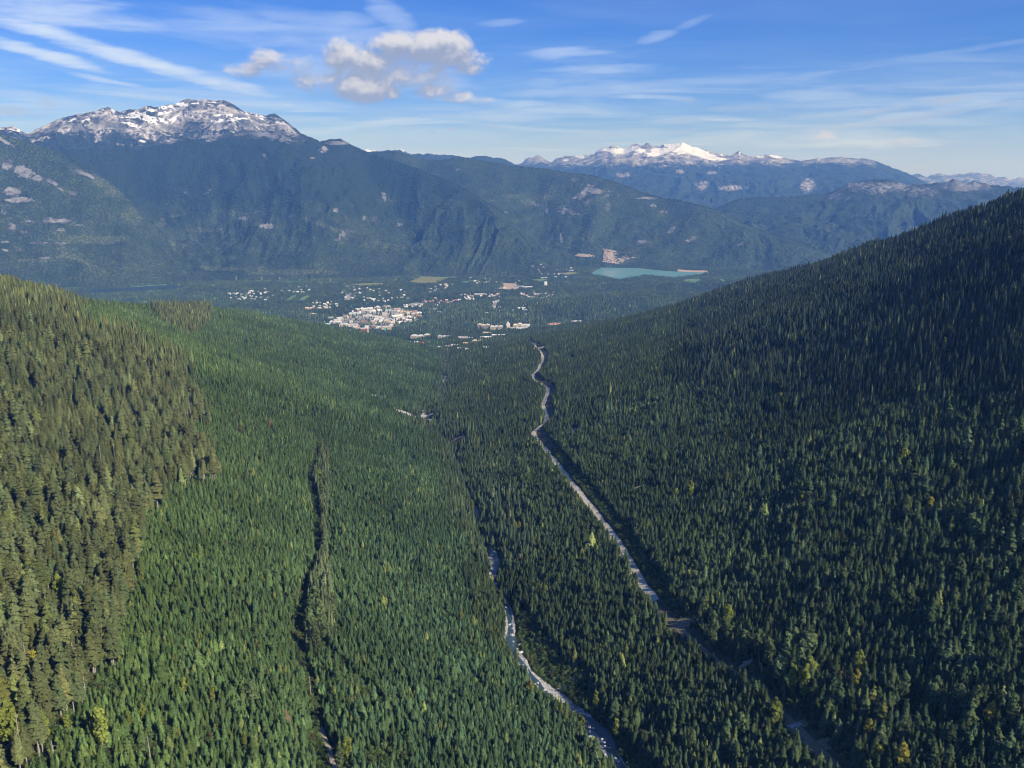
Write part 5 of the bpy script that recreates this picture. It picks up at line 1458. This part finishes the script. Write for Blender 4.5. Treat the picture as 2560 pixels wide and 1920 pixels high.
rng_v = random.Random(41)
for (px, py, w, d, h, wl, rf, st, wg, lb) in HOTELS:
    building(px, py, w, d, h, wl, rf, st, R(rng_v.uniform(-16, 16)), lb, 'lodges and hotels of the village', wings=wg, bands=w > 30, rise=(0.6 * d if 'tower of' in lb else None), chimney=False)
# the lanes between the lodges hold smaller buildings of the same kinds
CORE = [(835, 806), (885, 778), (925, 768), (1010, 772), (1050, 782), (1052, 794), (1020, 806), (985, 818), (930, 824), (880, 820)]
_n = 0
while _n < 46:
    px, py = rng_v.uniform(830, 1055), rng_v.uniform(768, 826)
    if not in_poly(np.array(px), np.array(py), CORE): continue
    w = rng_v.uniform(22, 44); wl, rf = rng_v.choice(['white', 'cream', 'beige', 'tan', 'pink', 'palegrey', 'white']), rng_v.choice(['white', 'palegrey', 'palegrey', 'tan', 'lavender', 'beige', 'grey'])
    building(px, py, w, rng_v.uniform(14, 20), rng_v.uniform(9, 14), wl, rf, rng_v.choice(['gable', 'hip', 'gable']), R(rng_v.uniform(-40, 40)),
             '%s lodge with %s roof in the packed village centre' % ({'palegrey': 'pale grey'}.get(wl, wl), {'palegrey': 'pale grey'}.get(rf, rf)), 'smaller lodges of the village centre', bands=False)
    _n += 1
HOUSES = [  # centre, spread, number, wall choices, roof choices, where
  (592, 743, 26, 9, 20, 'white white palegrey', 'white palegrey greyblue', 'among the woods beyond the near green ridge'),
  (648, 740, 26, 12, 20, 'white palegrey', 'white palegrey', 'scattered in the woods short of the golf course'),
  (812, 763, 32, 10, 18, 'white white cream', 'white palegrey', 'in the woods behind the uphill end of the village'),
  (878, 733, 24, 18, 16, 'white palegrey', 'white greyblue', 'in the wooded suburb behind the village'),
  (905, 747, 30, 6, 9, 'white', 'white palegrey', 'close behind the big white hotel complex'),
  (953, 752, 18, 4, 7, 'white cream', 'white', 'in a short row behind the village back row'),
  (1030, 766, 26, 4, 9, 'white', 'white palegrey', 'along the road downhill of the village'),
  (1088, 764, 16, 2, 4, 'white', 'white', 'in a row of four bright white roofs'),
  (1082, 772, 22, 3, 6, 'grey', 'grey lavender', 'below the four bright white roofs'),
  (1095, 755, 44, 4, 24, 'pink brown tan', 'rust brown pink', 'in the brown townhouse row'),
  (1165, 744, 24, 7, 18, 'white beige', 'palegrey white', 'beyond the brown townhouse row'),
  (1225, 740, 26, 4, 12, 'pink white', 'pink palegrey', 'between the white flat roof and the sandy yard'),
  (1342, 738, 44, 9, 30, 'white palegrey tan', 'white grey rust', 'in the dense townhouse quarter near the ridge foot'),
  (1242, 762, 14, 10, 9, 'white palegrey', 'white palegrey', 'around the pale car park in the woods'),
  (1312, 771, 16, 8, 8, 'white', 'white palegrey', 'at the foot of the rounded wooded hill'),
  (1110, 717, 24, 5, 10, 'white cream', 'white yellow', 'in the row on the wooded knoll'),
  (1085, 726, 12, 6, 5, 'white', 'white', 'below the row on the wooded knoll'),
  (1385, 690, 34, 6, 10, 'white palegrey', 'white palegrey', 'by the lake end meadows'),
  (1000, 735, 90, 14, 16, 'white cream', 'white palegrey', 'scattered in the woods beyond the village'),
  (730, 728, 70, 12, 12, 'white palegrey', 'white palegrey', 'scattered around the golf fairways'),
  (1240, 700, 80, 10, 16, 'white cream', 'white palegrey', 'scattered between the wooded knoll and the lake'),
  (1420, 676, 30, 4, 8, 'white', 'white', 'along the near shore road of the lake'),
  (1260, 785, 60, 10, 10, 'white beige', 'palegrey white', 'in the woods behind the grand hotel'),
  (192, 712, 9, 4, 4, 'white', 'white', 'near the dark lake')]
for k, (cx_, cy__, sx, sy, nn, wl, rf, where) in enumerate(HOUSES):
    for j in range(nn):
        px = cx_ + rng_v.uniform(-1, 1) * sx; py = cy__ + rng_v.uniform(-1, 1) * sy
        w = rng_v.uniform(13, 24)
        wc, rc = rng_v.choice(wl.split()), rng_v.choice(rf.split())
        building(px, py, w, w * rng_v.uniform(0.55, 0.8), rng_v.uniform(6, 9.5), wc, rc, rng_v.choice(['gable', 'gable', 'hip']), R(rng_v.uniform(-50, 50)),
                 '%s house with %s roof %s' % ({'palegrey': 'pale grey', 'greyblue': 'blue grey'}.get(wc, wc), {'palegrey': 'pale grey', 'greyblue': 'blue grey'}.get(rc, rc), where), 'houses ' + where, name='house', cat='house', bands=False)
# houses on the lower mountainside, found by a ray on that mountain's mesh
from mathutils.bvhtree import BVHTree
from mathutils import Vector
def mountain_hits(ob, pixels):
    me = ob.data
    vs = [0.0] * (len(me.vertices) * 3); me.vertices.foreach_get('co', vs)
    vs = np.array(vs).reshape(-1, 3)
    nf = len(me.polygons); li = np.zeros(nf * 4, np.int32); me.loops.foreach_get('vertex_index', li)
    li = li.reshape(-1, 4)
    mid = vs[li].mean(1)
    low = mid[:, 2] < 1050
    tree = BVHTree.FromPolygons(vs.tolist(), li[low].tolist())
    out = []
    for px, py in pixels:
        h = tree.ray_cast(Vector((0, 0, EYE)), Vector(pix_dir(px, py).tolist()))
        out.append(tuple(h[0]) if h[0] is not None else None)
    return out
slope_px = [(rng_v.gauss(cx_, sx), rng_v.gauss(cy__, sy)) for cx_, cy__, sx, sy, nn in [(1135, 634, 8, 3, 7), (1092, 645, 6, 6, 5), (1102, 657, 6, 5, 6), (1122, 671, 5, 4, 5), (1205, 642, 10, 3, 6), (1245, 622, 16, 4, 12), (1090, 630, 16, 4, 4), (1240, 655, 30, 8, 6), (1330, 664, 24, 3, 4)] for _ in range(nn)]
for (px, py), pt in zip(slope_px, mountain_hits(MID, slope_px)):
    if pt is None: pt = hit(px, py)
    w = rng_v.uniform(16, 26)
    building(px, py, w, w * 0.6, rng_v.uniform(7, 10), (wc := rng_v.choice(['white', 'grey', 'cream', 'beige'])), (rc := rng_v.choice(['white', 'grey', 'tan'])), 'gable', R(rng_v.uniform(-40, 40)),
             '%s house with %s roof %s at the foot of the long ridge' % (wc, rc, 'in the upper row' if py < 635 else 'in the lower woods' if py > 655 else 'in the middle woods'), 'houses at the foot of the ridge', name='house', cat='house', bands=False, point=pt)

# ------------------------------------------------------------------ meadows, yards, lots, lines on the valley floor
M_MEADOW = m_gravel('meadow', (0.16, 0.19, 0.06), (0.30, 0.27, 0.10), 0.02)
M_GREEN = m_gravel('fairway', (0.10, 0.20, 0.07), (0.16, 0.26, 0.10), 0.03)
M_YARD = m_gravel('sandy_yard', (0.40, 0.29, 0.21), (0.52, 0.40, 0.31), 0.05)
M_ASPH = m_gravel('car_park', (0.26, 0.26, 0.24), (0.40, 0.40, 0.36), 0.05)
FLOOR_POLYS = []
def floor_patch(name, poly, mat, label, cat, lift=2.0):
    pts = np.array([hit(*p)[:2] for p in poly])
    q = smooth_path(np.vstack([pts, pts[:1]]), 72, 1)[:-1]
    FLOOR_POLYS.append(q)
    c = q.mean(0)
    rr = np.linspace(0, 1, 30)
    X = c[0] + np.outer(q[:, 0] - c[0], rr); Y = c[1] + np.outer(q[:, 1] - c[1], rr)
    X = np.vstack([X, X[:1]]); Y = np.vstack([Y, Y[:1]])
    me = mesh_np(name, np.stack([X, Y, zat(X, Y) + lift], -1).reshape(-1, 3), grid_faces(*X.shape), [mat], smooth=True)
    if sum(p.normal.z for p in me.polygons) < 0: me.flip_normals()
    return link(name, me, label, cat, 'structure')
floor_patch('meadow', [(1018, 706), (1040, 698), (1058, 689), (1112, 690), (1120, 696), (1090, 707), (1060, 711)], M_MEADOW, 'large yellow green wetland meadow in front of the wooded knoll', 'meadow')
floor_patch('meadow', [(1112, 696), (1117, 691), (1145, 688), (1148, 694), (1130, 696)], M_GREEN, 'bright green meadow strip beside the large yellow meadow', 'meadow')
floor_patch('meadow', [(1119, 684), (1134, 680), (1180, 684), (1178, 687), (1145, 686)], M_MEADOW, 'ochre meadow strip behind the large yellow meadow', 'meadow')
floor_patch('meadow', [(1242, 676), (1246, 672), (1284, 672), (1282, 675)], M_GREEN, 'thin green fairway before the lake woods', 'fairway')
floor_patch('meadow', [(1198, 690), (1204, 688), (1230, 690), (1228, 697), (1202, 697)], M_GREEN, 'green fairway among the valley woods', 'fairway')
floor_patch('meadow', [(1284, 682), (1292, 679), (1298, 683), (1290, 687)], M_GREEN, 'small round green fairway near the lake', 'fairway')
floor_patch('meadow', [(704, 757), (727, 742), (741, 737), (741, 744), (725, 752)], M_GREEN, 'narrow golf fairway behind the near green ridge', 'fairway')
floor_patch('meadow', [(744, 755), (752, 746), (768, 739), (776, 743), (760, 752)], M_GREEN, 'brighter golf fairway nearest the village', 'fairway')
floor_patch('field', [(72, 706), (110, 703), (160, 696), (250, 684), (285, 686), (330, 700), (300, 703), (250, 694), (190, 704)], M_MEADOW, 'wide pale field at the foot of the wooded shoulder', 'field')
floor_patch('meadow', [(300, 722), (340, 716), (420, 711), (425, 713), (350, 720)], M_GREEN, 'green strip along the far shore of the dark lake', 'meadow')
floor_patch('cut_line', [(330, 702), (520, 700), (700, 702), (860, 707), (860, 709.5), (700, 705), (520, 703), (330, 705)], M_GREEN, 'long pale strip cleared under the power line', 'clearing')
floor_patch('yard', [(1234, 722), (1258, 719), (1257, 708), (1290, 709), (1300, 722), (1270, 727)], M_YARD, 'sandy works yard beside the blue roofed warehouse', 'yard')
M_PLAZA = m_gravel('paving', (0.30, 0.28, 0.25), (0.46, 0.43, 0.39), 0.04)
_cen = len(FLOOR_POLYS)
floor_patch('plaza', CORE, M_PLAZA, 'pale paved lanes and squares between the village lodges', 'paving')
FLOOR_POLYS.pop()
floor_patch('car_park', [(1020, 761), (1040, 757), (1064, 759), (1056, 766), (1024, 767)], M_ASPH, 'pale car park behind the village back row', 'car park')
floor_patch('car_park', [(1076, 781), (1096, 778), (1112, 780), (1102, 786)], M_ASPH, 'pale car park at the downhill end of the village', 'car park')
floor_patch('car_park', [(1229, 766), (1232, 758), (1246, 752), (1250, 756), (1240, 766), (1238, 778), (1232, 778)], M_ASPH, 'pale car park in the woods', 'car park')
floor_patch('road', [(1337, 662), (1341, 662), (1354, 684), (1350, 685)], M_ASPH, 'pale straight road running down to the valley woods', 'road')
floor_patch('yard', [(1296, 691), (1306, 686), (1318, 690), (1314, 694)], M_YARD, 'bare orange earth patch among the valley woods', 'yard')
floor_patch('shore', [(1692, 674), (1730, 677), (1768, 677), (1772, 683), (1740, 682), (1694, 679)], M_YARD, 'bare pale shore at the far end of the turquoise lake', 'shore')
floor_patch('meadow', [(860, 714), (900, 709), (960, 708), (958, 713), (900, 716)], M_MEADOW, 'pale meadow strip in the woods beyond the village houses', 'meadow')
floor_patch('meadow', [(1150, 705), (1190, 700), (1196, 703), (1160, 709)], M_GREEN, 'green meadow beside the wooded knoll', 'meadow')
floor_patch('meadow', [(1320, 700), (1356, 697), (1376, 700), (1350, 706)], M_GREEN, 'green fairway beyond the tall white tower block', 'fairway')
floor_patch('meadow', [(1390, 684), (1430, 681), (1460, 684), (1420, 689)], M_MEADOW, 'yellowish meadow at the near end of the lake', 'meadow')
floor_patch('meadow', [(860, 752), (866, 736), (880, 738), (876, 752)], M_ASPH, 'pale road gap between the houses behind the village', 'road')
floor_patch('ski_run', [(1700, 706), (1715, 698), (1745, 697), (1760, 702), (1735, 708)], M_GREEN, 'bright green cleared slope on the hill before the lake', 'clearing')
floor_patch('ski_run', [(1795, 700), (1806, 697), (1818, 704), (1810, 707)], M_GREEN, 'small green cleared slope near the ridge skyline', 'clearing')

# pylons of the power line
def pylon(px, py, h):
    x, y, z = hit(px, py)
    e = D.objects.new('pylon', None); COL.objects.link(e); e.location = (x, y, z)
    e['label'] = 'pale steel power pylon standing on the cleared strip'; e['category'] = 'pylon'; e['group'] = 'power pylons across the valley'
    for sx in (-1, 1):
        for sy in (-1, 1):
            v = []
            for t in (0, 1):
                w = 4.5 * (1 - t) + 0.8 * t
                for ax, ay in ((-.35, -.35), (.35, -.35), (.35, .35), (-.35, .35)):
                    v.append((sx * w + ax, sy * w + ay, h * t))
            link('leg', mesh_np('leg', v, np.array([(0, 1, 5, 4), (1, 2, 6, 5), (2, 3, 7, 6), (3, 0, 4, 7), (4, 5, 6, 7)]), [PM['palegrey']]), parent=e)
    for k, t in enumerate((0.68, 0.84, 0.97)):
        box_part('crossarm', 18 - 2.5 * k, 0.8, 0.9, PM['palegrey'], e, (0, 0, h * t))
for (px, py) in [(591, 703), (655, 703), (700, 704), (827, 707), (520, 702), (440, 702)]:
    pylon(px, py, 42)
BX = np.array(BUILT)
def near_building(x, y, grow=1.0):
    m = np.zeros(np.shape(x), bool)
    for bx, by, br in BUILT:
        m |= (x - bx) ** 2 + (y - by) ** 2 < (br * grow) ** 2
    return m
# ------------------------------------------------------------------ woods of the valley floor
def valley_band(r0, r1, sp, seed, cluster):
    x, y = candidates(r0, r1, sp, seed)
    z = zat(x, y)
    m = seen(x, y, z, 26)
    x, y, z = x[m], y[m], z[m]
    px, py = project(x, y, z)
    m = (px > -60) & (px < 2620)
    x, y, z, px, py = (v[m] for v in (x, y, z, px, py))
    m = ~(in_poly(x, y, LAKE) | in_poly(x, y, POND))
    for q in FLOOR_POLYS:
        m &= ~in_poly(x, y, q)
    m &= ~near_building(x, y, 0.95)
    m &= ~in_patch(x, y)
    # the village core and its lanes hold fewer trees
    core = in_poly(px, py, [(805, 800), (860, 768), (960, 755), (1060, 770), (1070, 800), (1000, 812), (985, 832), (900, 838), (820, 822)])
    g = np.random.default_rng(seed)
    m &= ~(core & (g.random(len(x)) < 0.78))
    for bx, by, br in BUILT:                 # keep an open line of sight short of each building
        r = math.hypot(bx, by); ux, uy = bx / r, by / r
        along = r - (x * ux + y * uy); across = np.abs(x * uy - y * ux)
        m &= ~((along > 0) & (along < 60) & (across < br * 0.7) & (g.random(len(x)) < 0.8))
    x, y, z, px, py = (v[m] for v in (x, y, z, px, py))
    n = len(x)
    big = fbm(x / 350, y / 350, 191, 4); med = fbm(x / 90, y / 90, 195, 3)
    keep = ~((fbm(x / 120, y / 120, 233, 2) > 0.5) & (g.random(n) < 0.6))
    names = ['cluster'] if cluster else ['low', 'low', 'lowtall']
    allk = np.array([k for nm in names for k in K[nm]])
    kinds = allk[g.integers(0, len(allk), n)]
    h = g.uniform(0.75, 1.15, n) * (1 + 0.2 * big)
    tint = np.array([0.068, 0.104, 0.052]) * np.exp(g.normal(0, 0.25, n) + 0.3 * big + 0.25 * med)[:, None]
    light = g.random(n) < 0.10 + 0.15 * (med > 0.3)
    tint = np.where(light[:, None], tint * np.array([1.9, 1.6, 1.2]), tint)
    w = h * g.uniform(0.9, 1.25, n) * (1.0 if cluster else sp / 6.5)
    T = dict(x=x, y=y, z=z - 0.5, k=kinds, w=w, h=h, rot=g.uniform(0, 6.28, n), lean=np.zeros((n, 2)), tint=tint, px=px, py=py, stand=np.full(n, 9), r=np.hypot(x, y))
    return take(T, keep)
VALLEY = join(valley_band(5700, 7000, 11.5, 2100, False), valley_band(7000, 10200, 23.0, 2200, True))
print('valley points', len(VALLEY['x']))
tree_mass('forest', 'hazy blue green woods covering the valley floor around the village', 'forest', VALLEY)
# ------------------------------------------------------------------ the masses (after single trees have been taken out)
STANDS = {0: 'dense young green conifers covering the sunlit slope above the gully', 1: 'dense dark conifers on both sides of the gravel road', 2: 'tall old olive green conifers on the sunlit slope',
          3: 'tall dark old conifers below the skyline of the shaded slope', 4: 'tall mixed conifers lining the creek', 5: 'low green alder bushes along the creek', 6: 'pale green trees along the forest gully'}
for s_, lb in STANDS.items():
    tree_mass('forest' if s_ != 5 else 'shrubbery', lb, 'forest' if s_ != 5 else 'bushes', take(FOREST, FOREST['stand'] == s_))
